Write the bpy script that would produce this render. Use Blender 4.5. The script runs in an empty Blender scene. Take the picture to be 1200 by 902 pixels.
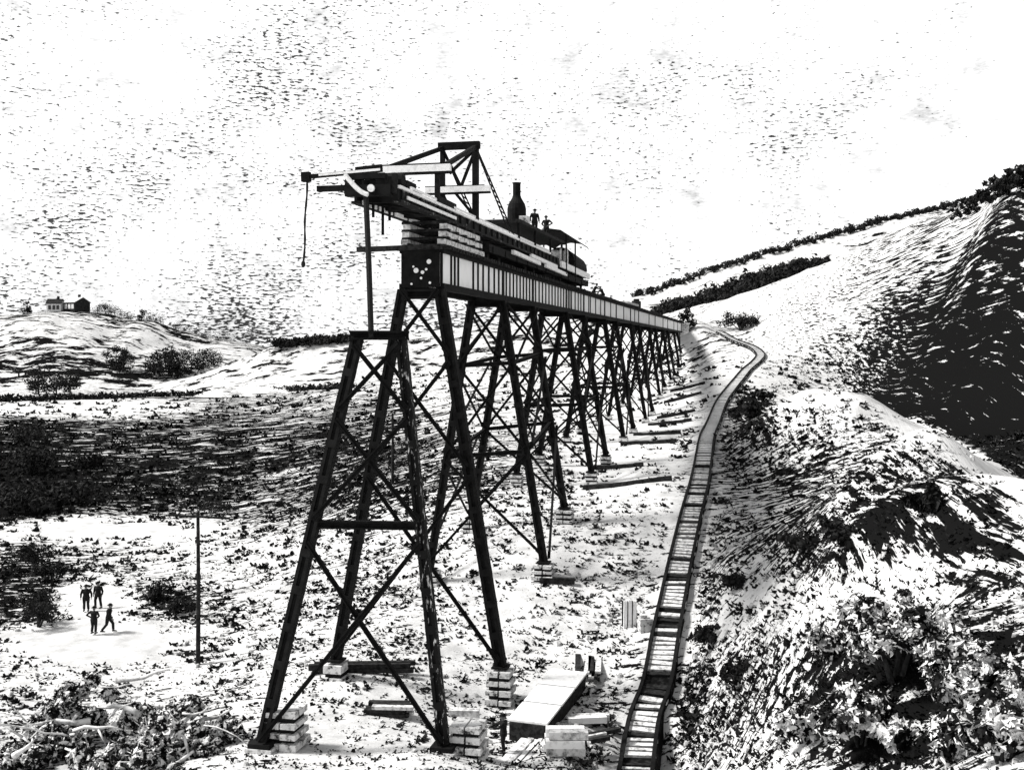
import bpy, math, random
import numpy as np
from mathutils import Vector, Matrix, Euler, noise as mnoise

random.seed(11)
S = bpy.context.scene
COL = S.collection
F = 1287.0          # focal length in photo pixels (1200 wide)
HC = 18.4           # camera height above the valley floor
HOR = 407.0

# ------------------------------------------------------------------ materials
def new_mat(name):
    m = bpy.data.materials.new(name); m.use_nodes = True
    return m, m.node_tree, m.node_tree.nodes['Principled BSDF']

def grey(v): return (v, v, v, 1)

def simple(name, lo, hi, scale=3.0, rough=.9, spec=.1, bump=0.0, stretch=(1, 1, 1), lo_p=.35, hi_p=.65, detail=5):
    m, nt, p = new_mat(name)
    tc = nt.nodes.new('ShaderNodeTexCoord'); mp = nt.nodes.new('ShaderNodeMapping')
    mp.inputs['Scale'].default_value = stretch
    n = nt.nodes.new('ShaderNodeTexNoise'); n.inputs['Scale'].default_value = scale
    n.inputs['Detail'].default_value = detail; n.inputs['Roughness'].default_value = .65
    r = nt.nodes.new('ShaderNodeValToRGB')
    r.color_ramp.elements[0].position = lo_p; r.color_ramp.elements[0].color = grey(lo)
    r.color_ramp.elements[1].position = hi_p; r.color_ramp.elements[1].color = grey(hi)
    L = nt.links.new
    L(tc.outputs['Object'], mp.inputs[0]); L(mp.outputs[0], n.inputs['Vector'])
    L(n.outputs['Fac'], r.inputs[0]); L(r.outputs[0], p.inputs['Base Color'])
    p.inputs['Roughness'].default_value = rough
    p.inputs['Specular IOR Level'].default_value = spec
    if bump:
        b = nt.nodes.new('ShaderNodeBump'); b.inputs['Strength'].default_value = bump; b.inputs['Distance'].default_value = .05
        L(n.outputs['Fac'], b.inputs['Height']); L(b.outputs[0], p.inputs['Normal'])
    return m

M = dict(
    steel=simple('dark_painted_steel', .004, .011, 2.5, .8, .07),
    steel_worn=simple('worn_riveted_steel', .005, .5, 6.0, .8, .12, stretch=(1, 1, .3), lo_p=.58, hi_p=.66),
    plate=simple('pale_primed_plate', .62, .84, .9, .75, .15, stretch=(1, 1, .5), lo_p=.25, hi_p=.5),
    boom=simple('boom_steel', .008, .3, 2.2, .8, .12, lo_p=.60, hi_p=.72),
    white=simple('pale_timber', .5, .82, 3.5, .85, .1, stretch=(1, 1, 1), lo_p=.25, hi_p=.5),
    timber=simple('weathered_timber', .05, .65, 3.6, .9, .08, bump=.3, lo_p=.3, hi_p=.55),
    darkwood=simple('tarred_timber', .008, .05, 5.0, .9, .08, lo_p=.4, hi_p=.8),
    stone=simple('pale_dressed_stone', .03, .6, 3.4, .92, .05, bump=.8, lo_p=.36, hi_p=.5),
    mortar=simple('dark_joint', .006, .02, 6.0, .95, .05),
    rope=simple('hemp_rope', .01, .03, 20, .95, .05),
    cloth=simple('dark_wool', .008, .02, 8, .95, .05),
    cloth2=simple('faded_denim', .012, .05, 8, .95, .05),
    skin=simple('weathered_skin', .12, .2, 10, .6, .2),
    hat=simple('felt_hat', .006, .012, 9, .95, .05),
    bark=simple('bark', .015, .05, 8, .95, .03, bump=.4),
    palewood=simple('bleached_branches', .22, .7, 2.2, .9, .05, bump=.4, lo_p=.35, hi_p=.55),
    leaf_dark=simple('dark_leaves', .005, .045, 1.5, .8, .08, lo_p=.4, hi_p=.8),
    leaf_mix=simple('lit_shaded_leaves', .006, .62, 2.8, .7, .12, lo_p=.495, hi_p=.51, detail=3),  # white and black clumps paint lit leaves and the shadow between them
    leaf_pale=simple('pale_leaves', .012, .6, 1.6, .7, .1, lo_p=.45, hi_p=.53, detail=3),
    tuft=simple('dry_scrub', .006, .03, .6, .95, .03, lo_p=.4, hi_p=.8),
    rock=simple('field_stone', .1, .7, 3, .95, .05, bump=.4),
    wall=simple('limewashed_wall', .5, .75, 1.0, .9, .05),
    wall_dark=simple('dark_stained_wall', .01, .03, 1.0, .9, .05),
    roof=simple('slate_roof', .45, .65, 1.0, .9, .05),
    glass=simple('dark_window', .008, .012, 1.0, .3, .4),
    cinder=simple('cinder_bed', .006, .05, 3.0, .95, .03, lo_p=.5, hi_p=.75),
)

# ------------------------------------------------------------------ mesh helper
class MB:
    def __init__(self): self.v = []; self.f = []; self.m = []; self.mi = 0
    def add(self, vs, fs):
        o = len(self.v); self.v += [tuple(x) for x in vs]
        self.f += [tuple(i + o for i in f) for f in fs]; self.m += [self.mi] * len(fs)
    def obox(self, c, ax, ay, az):
        c = Vector(c); vs = []
        for k in (-1, 1):
            for j in (-1, 1):
                for i in (-1, 1):
                    vs.append(c + ax * i + ay * j + az * k)
        self.add(vs, [(0, 2, 3, 1), (4, 5, 7, 6), (0, 1, 5, 4), (2, 6, 7, 3), (0, 4, 6, 2), (1, 3, 7, 5)])
    def bar(self, p, q, w, h, up=(0, 0, 1)):
        p = Vector(p); q = Vector(q); d = (q - p)
        L = d.length
        if L < 1e-6: return
        d /= L; up = Vector(up)
        side = d.cross(up)
        if side.length < 1e-3: side = d.cross(Vector((1, 0, 0)))
        side.normalize(); u = side.cross(d).normalized()
        self.obox((p + q) / 2, d * (L / 2), side * (w / 2), u * (h / 2))
    def tube(self, pts, rs, n=8, sx=1.0, sy=1.0, caps=True):
        pts = [Vector(p) for p in pts]
        if not hasattr(rs, '__len__'): rs = [rs] * len(pts)
        o = len(self.v); ref = None
        for i, p in enumerate(pts):
            d = (pts[min(i + 1, len(pts) - 1)] - pts[max(i - 1, 0)])
            if d.length < 1e-9: d = Vector((0, 0, 1))
            d.normalize()
            if ref is None:
                ref = Vector((1, 0, 0)) if abs(d.x) < .8 else Vector((0, 1, 0))
            a = (ref - d * ref.dot(d)).normalized(); ref = a; b = d.cross(a)
            for k in range(n):
                t = 2 * math.pi * k / n
                self.v.append(tuple(p + a * (math.cos(t) * rs[i] * sx) + b * (math.sin(t) * rs[i] * sy)))
        for i in range(len(pts) - 1):
            for k in range(n):
                k2 = (k + 1) % n
                self.f.append((o + i * n + k, o + i * n + k2, o + (i + 1) * n + k2, o + (i + 1) * n + k)); self.m.append(self.mi)
        if caps:
            self.f.append(tuple(o + k for k in reversed(range(n)))); self.m.append(self.mi)
            e = o + (len(pts) - 1) * n
            self.f.append(tuple(e + k for k in range(n))); self.m.append(self.mi)
    def ball(self, c, r, sx=1, sy=1, sz=1, n=10):
        c = Vector(c); o = len(self.v); rows = n // 2 + 1
        for i in range(rows + 1):
            th = math.pi * i / rows
            for k in range(n):
                ph = 2 * math.pi * k / n
                self.v.append((c.x + r * sx * math.sin(th) * math.cos(ph), c.y + r * sy * math.sin(th) * math.sin(ph), c.z + r * sz * math.cos(th)))
        for i in range(rows):
            for k in range(n):
                k2 = (k + 1) % n
                self.f.append((o + i * n + k, o + (i + 1) * n + k, o + (i + 1) * n + k2, o + i * n + k2)); self.m.append(self.mi)
    def mesh(self, name, mats):
        me = bpy.data.meshes.new(name); me.from_pydata(self.v, [], self.f); 
        if not isinstance(mats, (list, tuple)): mats = [mats]
        for m in mats: me.materials.append(m)
        if len(mats) > 1: me.polygons.foreach_set('material_index', self.m)
        me.update(); return me
    def build(self, name, mats, parent=None, smooth=False):
        me = self.mesh(name, mats)
        if smooth: me.polygons.foreach_set('use_smooth', [True] * len(me.polygons))
        o = bpy.data.objects.new(name, me); COL.objects.link(o)
        if parent is not None:
            o.parent = parent
            root = parent
            while root.parent: root = root.parent
            # geometry was written in world space: bring it into the thing's own space
            mat = WM[root.name] if root.name in WM else Matrix.Identity(4)
            me.transform(mat.inverted())
        return o

WM = {}
def empty(name, loc, rz=0.0):
    o = bpy.data.objects.new(name, None); COL.objects.link(o)
    o.location = loc; o.rotation_euler = (0, 0, rz); o.empty_display_size = .3
    WM[o.name] = Matrix.Translation(Vector(loc)) @ Matrix.Rotation(rz, 4, 'Z')
    return o

def tag(o, label=None, cat=None, group=None, kind=None):
    if label: o['label'] = label
    if cat: o['category'] = cat
    if group: o['group'] = group
    if kind: o['kind'] = kind
    return o

def copy_tree(o, parent=None):
    c = o.copy(); COL.objects.link(c)
    if parent is not None: c.parent = parent
    for ch in list(o.children): copy_tree(ch, c)
    return c

# ------------------------------------------------------------------ terrain
def P(X, Y, d): return ((X - 600) * d / F, d, HC - (Y - HOR) * d / F)
CP = [P(*t) for t in [
    (588, 822, 57), (632, 672, 70.7), (653, 610, 79.8), (692, 566, 93.5), (705, 547, 102), (729, 518, 116), (737, 508, 125),
    (754, 496, 139), (762, 487, 148), (774, 467, 162), (782, 453, 178), (791, 441, 200), (800, 418, 215),
    (752, 880, 52), (770, 800, 57), (782, 740, 62), (808, 610, 78), (820, 570, 86), (832, 505, 118), (857, 460, 150), (887, 426, 180), (860, 402, 212), (833, 386, 232),
    (305, 888, 46), (412, 888, 46), (522, 888, 46), (620, 880, 49), (690, 880, 50), (395, 786, 59),
    (232, 780, 64), (110, 740, 71), (50, 880, 50), (-100, 880, 50), (100, 600, 123), (-150, 600, 123), (250, 600, 123), (50, 490, 285), (-200, 490, 285), (300, 480, 320), (300, 465, 400), (50, 466, 400), (-300, 466, 400),
    (480, 545, 112), (380, 580, 118), (560, 510, 125), (450, 650, 80), (420, 500, 200), (600, 470, 200), (700, 450, 220), (600, 432, 330), (480, 436, 400), (740, 420, 330),
    (900, 480, 120), (860, 560, 90), (900, 640, 65), (850, 740, 57), (850, 880, 46), (950, 880, 36), (950, 700, 45), (950, 600, 65), (1000, 510, 88),
    (950, 458, 118), (1000, 462, 96), (1090, 508, 60), (1180, 560, 41), (1260, 610, 31), (1050, 560, 52), (1100, 620, 38), (1170, 700, 28), (1050, 760, 27), (1170, 880, 18), (1050, 880, 23),
    (1050, 430, 170), (1120, 430, 135), (1190, 480, 105), (1190, 350, 125), (1190, 208, 150), (1130, 242, 195), (1100, 350, 170), (1000, 400, 190), (1000, 340, 230),
    (1080, 258, 235), (1030, 281, 270), (960, 313, 310), (900, 337, 350), (900, 380, 250), (850, 395, 240), (820, 357, 390), (775, 371, 430), (810, 374, 245),
    (1300, 150, 150), (1400, 200, 130), (1400, 330, 100), (1350, 480, 75)]]
CP += [(0, 0, 16.6), (0, 10, 12.4), (0, 20, 8.6), (0, 32, 4.2), (-8, 20, 6.5), (7, 10, 13.6), (12, 10, 15), (-20, 20, 4), (-15, 40, .8), (25, 0, 18), (-20, 0, 11), (0, -25, 22), (40, -20, 24), (-60, -10, 4),
       (-90, 30, 0), (-200, 100, 0), (-400, 250, 0), (-700, 600, 0), (-600, -20, 2), (0, 900, 8), (-300, 900, 2), (300, 900, 30), (600, 600, 50), (300, 100, 50), (150, 0, 45),
       (35, 105, 11.2), (31, 78, 10.8), (27, 58, 10.6), (24, 42, 11), (100, 330, 40), (112, 480, 25), (82, 600, 14), (105, 230, 40), (140, 1500, 20), (-900, 1500, 0), (900, 1500, 40)]
CP = np.array(CP)
def warp(x, y):
    r = np.sqrt(x * x + y * y) + 1e-6; w = np.log1p(r / 30)
    return np.stack([x / r * w, y / r * w], -1)
_w = warp(CP[:, 0], CP[:, 1])
_D = np.sqrt(((_w[:, None] - _w[None]) ** 2).sum(-1) + .0036)
_n = len(CP)
_A = np.zeros((_n + 1, _n + 1)); _A[:_n, :_n] = -_D + np.eye(_n) * .002 * -1; _A[:_n, _n] = 1; _A[_n, :_n] = 1
_sol = np.linalg.solve(_A, np.append(CP[:, 2], 0))
def hbase(x, y):
    x = np.atleast_1d(np.asarray(x, float)); y = np.atleast_1d(np.asarray(y, float)); out = np.empty(len(x))
    for i in range(0, len(x), 20000):
        w = warp(x[i:i + 20000], y[i:i + 20000])
        D = np.sqrt(((w[:, None] - _w[None]) ** 2).sum(-1) + .0036)
        out[i:i + 20000] = -D @ _sol[:_n] + _sol[_n]
    return out
def H(x, y): return float(hbase([x], [y])[0])
def gp(X, Y, d0=8.0, d1=900.0):
    """the ground point the photograph shows at pixel X, Y"""
    ds = np.exp(np.linspace(math.log(d0), math.log(d1), 900))
    g = hbase((X - 600) * ds / F, ds) - (HC - (Y - HOR) * ds / F)
    i = np.argmax(g > 0) if (g > 0).any() else len(ds) - 1
    d = ds[i]; return Vector(((X - 600) * d / F, d, H((X - 600) * d / F, d)))
def proj(x, y, z): return 600 + x / y * F, HOR - (z - HC) / y * F

def sst(a, b, v):
    t = np.clip((v - a) / (b - a), 0, 1); return t * t * (3 - 2 * t)

def inpoly(X, Y, poly):
    r = np.zeros(X.shape, bool); j = len(poly) - 1
    for i in range(len(poly)):
        xi, yi = poly[i]; xj, yj = poly[j]
        c = ((yi > Y) != (yj > Y)) & (X < (xj - xi) * (Y - yi) / (yj - yi + 1e-9) + xi)
        r ^= c; j = i
    return r

UP = Vector((0, 0, 1))
trk = [(733, 960), (752, 880), (770, 800), (782, 740), (795, 675), (808, 615), (819, 570), (824, 545), (831, 508), (843, 480), (857, 457), (873, 438), (886, 426)]
tp = [gp(x, y) for x, y in trk] + [Vector((*P(X_, Y_, d_)[:2], 0)) for X_, Y_, d_ in ((891, 417, 190), (880, 409, 203), (860, 401, 214), (842, 391, 226))]
for q_ in tp: q_.z = H(q_.x, q_.y)
def cat(pts, n=10):
    out = []
    for i in range(len(pts) - 1):
        p0, p1, p2, p3 = pts[max(i - 1, 0)], pts[i], pts[i + 1], pts[min(i + 2, len(pts) - 1)]
        for k in range(n):
            t = k / n; out.append(.5 * ((2 * p1) + (p2 - p0) * t + (2 * p0 - 5 * p1 + 4 * p2 - p3) * t * t + (3 * p1 - p0 - 3 * p2 + p3) * t ** 3))
    out.append(pts[-1]); return out
def resample(pts, step):
    out = [pts[0].copy()]; acc = 0
    for a, b in zip(pts[:-1], pts[1:]):
        L = (b - a).length
        if L < 1e-6: continue
        t = step - acc
        while t <= L: out.append(a.lerp(b, t / L)); t += step
        acc = L - (t - step)
    return out
cl = cat(tp, 30); cl = resample(cl, .25)
# smooth heights
zs = np.array([H(p.x, p.y) for p in cl]); zs = np.convolve(np.pad(zs, 24, 'edge'), np.ones(49) / 49, 'valid')
for p, z in zip(cl, zs): p.z = z + .2
def frames(c):
    fr = []
    for i, p in enumerate(c):
        d = (c[min(i + 6, len(c) - 1)] - c[max(i - 6, 0)]).normalized(); sd = d.cross(UP).normalized(); fr.append((p, d, sd, sd.cross(d)))
    return fr
FR = frames(cl)

def calm(X, Y, Z):
    near = (np.abs(X - 12) < 40) & (Y > 35) & (Y < 240)
    best = np.full(X.shape, 1e9); zt = np.zeros(X.shape)
    for p in cl[::3]:
        d = (X - p.x) ** 2 + (Y - p.y) ** 2; m = near & (d < best); best[m] = d[m]; zt[m] = p.z
    r = np.sqrt(best); w = 1 - sst(1.3, 3.2, r)
    Z[:] = Z * (1 - w) + np.minimum(Z, zt - .2) * w + 0
def terrain():
    naz, nd = 420, 460
    az = np.linspace(-1.05, 1.05, naz); ds = np.exp(np.linspace(math.log(3.5), math.log(1600), nd))
    ds = np.concatenate([[-30, -15, -6, -2, 0.2, 1.2, 2.2], ds]); nd = len(ds)
    A, D = np.meshgrid(az, ds)
    X = np.tan(A) * np.where(D > 3.5, D, 3.5 + (3.5 - D) * .8); Y = D.copy()
    Z = hbase(X.ravel(), Y.ravel()).reshape(X.shape)
    bump = np.zeros_like(Z)
    xr, yr = X.ravel(), Y.ravel(); b = np.empty(len(xr))
    for i in range(len(xr)):
        a = min(1.0, max(.15, yr[i] / 250)); fr = .35 / max(.35, a)
        b[i] = a * .55 * mnoise.fractal(Vector((xr[i] * fr * .35, yr[i] * fr * .35, 3)), .8, 2.1, 4)
    # keep it calm under the towers
    Z += b.reshape(Z.shape) * .55
    calm(X, Y, Z)
    mb = MB()
    v = np.stack([X, Y, Z], -1).reshape(-1, 3)
    me = bpy.data.meshes.new('ground')
    idx = np.arange(nd * naz).reshape(nd, naz)
    q = np.stack([idx[:-1, :-1], idx[:-1, 1:], idx[1:, 1:], idx[1:, :-1]], -1).reshape(-1, 4)
    me.from_pydata(v.tolist(), [], q.tolist())
    me.polygons.foreach_set('use_smooth', [True] * len(me.polygons))
    # vegetation cover, and painted shade under the right thicket
    Yp = np.maximum(Y, 1.0)
    px = 600 + X / Yp * F; py = HOR - (Z - HC) / Yp * F
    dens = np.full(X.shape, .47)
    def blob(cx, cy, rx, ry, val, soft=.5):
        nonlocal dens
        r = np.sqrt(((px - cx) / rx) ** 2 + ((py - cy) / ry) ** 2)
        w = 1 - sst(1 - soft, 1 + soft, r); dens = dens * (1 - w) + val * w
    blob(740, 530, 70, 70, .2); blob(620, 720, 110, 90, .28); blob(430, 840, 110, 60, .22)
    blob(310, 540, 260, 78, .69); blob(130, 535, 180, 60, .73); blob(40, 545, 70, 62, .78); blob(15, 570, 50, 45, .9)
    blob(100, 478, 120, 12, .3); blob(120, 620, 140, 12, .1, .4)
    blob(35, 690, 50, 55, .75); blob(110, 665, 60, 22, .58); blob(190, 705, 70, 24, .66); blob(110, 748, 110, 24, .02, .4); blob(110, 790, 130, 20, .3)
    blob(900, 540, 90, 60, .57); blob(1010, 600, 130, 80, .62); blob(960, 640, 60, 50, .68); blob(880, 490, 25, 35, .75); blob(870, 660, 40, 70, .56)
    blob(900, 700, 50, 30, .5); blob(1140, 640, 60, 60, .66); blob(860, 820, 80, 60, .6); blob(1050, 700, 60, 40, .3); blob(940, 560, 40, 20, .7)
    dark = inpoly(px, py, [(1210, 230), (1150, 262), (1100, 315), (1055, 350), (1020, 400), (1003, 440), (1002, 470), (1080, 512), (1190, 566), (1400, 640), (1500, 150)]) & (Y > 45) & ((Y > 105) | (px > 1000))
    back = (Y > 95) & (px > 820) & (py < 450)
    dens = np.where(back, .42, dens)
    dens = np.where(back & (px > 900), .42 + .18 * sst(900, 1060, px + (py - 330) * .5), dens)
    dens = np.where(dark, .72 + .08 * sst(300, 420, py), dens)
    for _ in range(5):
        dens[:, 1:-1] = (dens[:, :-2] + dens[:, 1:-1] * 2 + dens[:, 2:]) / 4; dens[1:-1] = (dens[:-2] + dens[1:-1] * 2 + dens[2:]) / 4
    blob(1060, 800, 140, 90, .74); blob(930, 705, 60, 25, .36); blob(115, 705, 45, 26, .12); blob(840, 400, 60, 25, .52)  # ground under the right thicket painted dark as shade between its leaves
    # the bare path along the crest
    cl = [(905, 470), (950, 459), (1000, 466), (1045, 487), (1090, 511), (1180, 563), (1300, 640)]
    dist = np.full(X.shape, 1e9)
    for (x0, y0), (x1, y1) in zip(cl[:-1], cl[1:]):
        t = np.clip(((px - x0) * (x1 - x0) + (py - y0) * (y1 - y0)) / ((x1 - x0) ** 2 + (y1 - y0) ** 2), 0, 1)
        dist = np.minimum(dist, np.hypot(px - x0 - t * (x1 - x0), py - y0 - t * (y1 - y0)))
    w = (1 - sst(8, 15, dist)) * ((Y < 125) & (py > 450)); dens = dens * (1 - w) + .24 * w
    dens = np.where(Y < 3, .6, dens)
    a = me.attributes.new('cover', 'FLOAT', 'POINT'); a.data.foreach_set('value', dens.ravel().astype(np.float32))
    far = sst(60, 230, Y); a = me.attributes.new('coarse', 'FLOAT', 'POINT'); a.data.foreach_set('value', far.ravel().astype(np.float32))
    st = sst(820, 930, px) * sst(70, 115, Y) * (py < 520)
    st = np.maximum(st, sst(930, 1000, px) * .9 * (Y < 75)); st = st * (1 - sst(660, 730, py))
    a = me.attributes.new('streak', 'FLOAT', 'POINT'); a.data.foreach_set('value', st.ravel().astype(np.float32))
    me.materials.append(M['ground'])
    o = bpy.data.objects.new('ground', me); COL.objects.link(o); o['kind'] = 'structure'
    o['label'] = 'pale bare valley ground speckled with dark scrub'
    return dens, px, py

def ground_mat():
    m, nt, p = new_mat('pale_earth_with_scrub'); N = nt.nodes.new; L = nt.links.new
    tc = N('ShaderNodeTexCoord')
    def attr(n):
        a = N('ShaderNodeAttribute'); a.attribute_name = n; return a.outputs['Fac']
    def noise(scale, st, det=4, rough=.62, rot=0):
        mp = N('ShaderNodeMapping'); mp.inputs['Scale'].default_value = st; mp.inputs['Rotation'].default_value = (0, 0, rot)
        n = N('ShaderNodeTexNoise'); n.inputs['Scale'].default_value = scale; n.inputs['Detail'].default_value = det; n.inputs['Roughness'].default_value = rough
        L(tc.outputs['Object'], mp.inputs[0]); L(mp.outputs[0], n.inputs['Vector']); return n.outputs['Fac']
    def mix(f, a, b):
        x = N('ShaderNodeMix'); x.data_type = 'FLOAT'
        L(f, x.inputs[0]); L(a, x.inputs[2]); L(b, x.inputs[3]); return x.outputs[0]
    def mth(op, a, b, c=None):
        x = N('ShaderNodeMath'); x.operation = op
        for i, q in enumerate((a, b)):
            if isinstance(q, (int, float)): x.inputs[i].default_value = q
            else: L(q, x.inputs[i])
        return x.outputs[0]
    near = noise(1.7, (.5, 1, 1), 6, .7); far = noise(.42, (.45, 1, 1), 6, .72)
    sx = N('ShaderNodeSeparateXYZ'); L(tc.outputs['Object'], sx.inputs[0]); uu = None
    def streak(sc, st_, k_, w_=None):
        cx = N('ShaderNodeCombineXYZ'); L(mth('SUBTRACT', sx.outputs[0], mth('MULTIPLY', sx.outputs[1], k_)), cx.inputs[0]); L(mth('MULTIPLY', sx.outputs[1], st_), cx.inputs[1])
        if w_: L(mth('MULTIPLY', mth('ADD', sx.outputs[2], mth('MULTIPLY', sx.outputs[1], w_)), 1.4), cx.inputs[2])
        sn = N('ShaderNodeTexNoise'); sn.inputs['Scale'].default_value = sc; sn.inputs['Detail'].default_value = 4; sn.inputs['Roughness'].default_value = .7
        L(cx.outputs[0], sn.inputs['Vector']); return sn.outputs['Fac']
    stk = mix(attr('coarse'), streak(2.6, .05, .14), streak(1.7, .014, .12, .055))
    big = noise(.05, (1, 1, 1), 3)
    base = mix(attr('coarse'), near, far); base = mix(attr('streak'), base, stk)
    th = mth('ADD', base, mth('MULTIPLY', mth('SUBTRACT', big, .5), .22))
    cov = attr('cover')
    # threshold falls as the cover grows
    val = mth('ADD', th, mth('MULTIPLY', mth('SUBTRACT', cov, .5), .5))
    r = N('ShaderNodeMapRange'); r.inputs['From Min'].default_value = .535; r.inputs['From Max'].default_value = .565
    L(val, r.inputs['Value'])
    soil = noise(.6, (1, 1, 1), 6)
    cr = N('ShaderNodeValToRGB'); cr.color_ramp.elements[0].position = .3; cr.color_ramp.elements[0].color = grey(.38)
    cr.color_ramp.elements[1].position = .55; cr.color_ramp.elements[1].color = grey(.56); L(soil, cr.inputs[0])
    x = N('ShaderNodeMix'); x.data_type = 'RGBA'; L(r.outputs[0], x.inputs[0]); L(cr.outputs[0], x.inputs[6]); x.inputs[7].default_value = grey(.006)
    L(x.outputs[2], p.inputs['Base Color'])
    p.inputs['Roughness'].default_value = 1; p.inputs['Specular IOR Level'].default_value = 0
    b = N('ShaderNodeBump'); b.inputs['Strength'].default_value = .5; b.inputs['Distance'].default_value = .25; L(val, b.inputs['Height']); L(b.outputs[0], p.inputs['Normal'])
    return m
M['ground'] = ground_mat()
terrain()

# far hills: ridges with a front slope, a back slope and gullies
def hill(name, sil, d, front, back, base_z, cover, label):
    # sil: (X, Y) of the crest seen from the camera, at distance d(X)
    n, k = 240, 60
    xs = [s[0] for s in sil]; ys = [s[1] for s in sil]
    Xp = np.linspace(xs[0], xs[-1], n); Yp = np.interp(Xp, xs, ys)
    v = []; cov = []
    for i in range(n):
        dd = np.interp(Xp[i], *zip(*d)) if hasattr(d, '__len__') else d
        wx, _, wz = P(Xp[i], Yp[i], dd)
        wz += 2.0 * mnoise.noise(Vector((Xp[i] * .03, dd * .01, 0))) * dd / 600
        for j in range(k):
            t = j / (k - 1) * 2 - 1
            e = (1 - abs(t)) ; prof = e * e * (3 - 2 * e) if t > 0 else e ** .85
            y = dd + (t * front if t < 0 else t * back)
            g = mnoise.fractal(Vector((wx * .012, y * .006, 5)), .8, 2, 4) * 13 * dd / 500 * e * (1 - e) * 2.2
            v.append((wx * (1 + (y - dd) / dd * .4), y, base_z + (wz - base_z) * prof + g))
            cov.append(cover(Xp[i], t, e))
    me = bpy.data.meshes.new(name); idx = np.arange(n * k).reshape(n, k)
    q = np.stack([idx[:-1, :-1], idx[1:, :-1], idx[1:, 1:], idx[:-1, 1:]], -1).reshape(-1, 4)
    me.from_pydata(v, [], q.tolist()); me.polygons.foreach_set('use_smooth', [True] * len(me.polygons))
    for nm, val in (('cover', cov), ('coarse', [1.0] * len(cov)), ('streak', [0.0] * len(cov))):
        a = me.attributes.new(nm, 'FLOAT', 'POINT'); a.data.foreach_set('value', val)
    me.materials.append(M['hill'])
    o = bpy.data.objects.new(name, me); COL.objects.link(o); tag(o, label, None, None, 'structure')
    return o

def hill_mat():
    m = M['ground'].copy(); m.name = 'far_hillside'
    sc = [n for n in m.node_tree.nodes if n.type == 'TEX_NOISE']
    for n in sc:
        if abs(n.inputs['Scale'].default_value - .42) < .01: n.inputs['Scale'].default_value = .2
        if abs(n.inputs['Scale'].default_value - .05) < .01: n.inputs['Scale'].default_value = .012
    return m
M['hill'] = hill_mat()
hill('hill', [(-400, 385), (-100, 374), (25, 366), (60, 364), (110, 365), (160, 374), (220, 389), (270, 401), (310, 408), (380, 428), (480, 450)], 620, 150, 250, -2,
     lambda X, t, e: .53 + .15 * math.exp(-((e - .22) / .12) ** 2) * (t < 0) + .10 * (e > .88) - .06 * (e < .75) * (e > .5), 'low pale hill with a farmhouse on its crest')
hill('hill.001', [(120, 470), (200, 447), (260, 428), (300, 413), (330, 402), (410, 396), (480, 390), (560, 380), (650, 377), (720, 370), (800, 362), (900, 360)], 460, 55, 200, 0,
     lambda X, t, e: .46 + .06 * (e > .5), 'low bare ridge behind the trestle')
hill('hill.002', [(560, 400), (680, 366), (745, 346), (800, 330), (880, 303), (940, 285), (1000, 268), (1060, 254), (1120, 240), (1200, 222), (1400, 190)], 560, 130, 200, 10,
     lambda X, t, e: .42, 'long wooded ridge rising behind the right hillside')

# ------------------------------------------------------------------ bridge frame
TH = math.atan(293 / F); UU = Vector((math.sin(TH), math.cos(TH), 0)); VV = Vector((math.cos(TH), -math.sin(TH), 0))
P0 = Vector((-4.72, 57.22, 0)); ZT = 23.5; ZB = 21.4
UP = Vector((0, 0, 1))
def B(s, v, z): return P0 + UU * s + VV * v + UP * z
RZ = -TH
ORD = ['first', 'second', 'third', 'fourth', 'fifth', 'sixth', 'seventh', 'eighth', 'ninth', 'tenth', 'eleventh', 'twelfth', 'thirteenth', 'fourteenth', 'fifteenth', 'sixteenth', 'seventeenth', 'eighteenth']

def leg(root, p, q, w, across=VV, laced=False, mat='steel'):
    mb = MB(); p = Vector(p); q = Vector(q)
    d = (q - p).normalized(); a = across; b = d.cross(a).normalized(); a = b.cross(d).normalized()
    if laced:
        for sg in (-1, 1):
            mb.bar(p + a * sg * w * .36, q + a * sg * w * .36, w * .30, w * .8, b)
        L = (q - p).length; n = int(L / (w * 1.0)); 
        for sg in (-1, 1):
            for i in range(n):
                t0, t1 = i / n, (i + 1) / n; e = 1 if i % 2 else -1
                mb.bar(p.lerp(q, t0) + a * e * w * .3 + b * sg * w * .41, p.lerp(q, t1) - a * e * w * .3 + b * sg * w * .41, w * .16, .02, b)
    else:
        for sg in (-1, 1):
            mb.bar(p + a * sg * w * .34, q + a * sg * w * .34, w * .32, w * .86, b)
        mb.bar(p, q, w * .36, w * .5, b)
        L = (q - p).length; n = max(3, int(L / 1.6))
        for i in range(1, n):
            c = p.lerp(q, i / n); mb.bar(c - d * .18, c + d * .18, w * 1.02, w * .9, b)
    return mb.build('leg', M[mat], root)

def brace(root, p, q, w=.2, t=.07, out=UU, name='brace', mat='steel'):
    mb = MB(); p = Vector(p); q = Vector(q); d = (q - p).normalized(); o = Vector(out); o = (o - d * o.dot(d)).normalized()
    mb.bar(p, q, w, t, o)
    sd = d.cross(o)
    mb.bar(p + sd * (w / 2 - t / 2) + o * (t * .5 + .05), q + sd * (w / 2 - t / 2) + o * (t * .5 + .05), t * .9, .1, o)
    L = (q - p).length
    for e, c in ((1, p), (-1, q)):
        c2 = c + d * e * .45
        mb.bar(c + d * e * .05 - o * .03, c2 - o * .03, w * 1.9, t * .7, o)
    return mb.build(name, M[mat], root)

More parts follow.
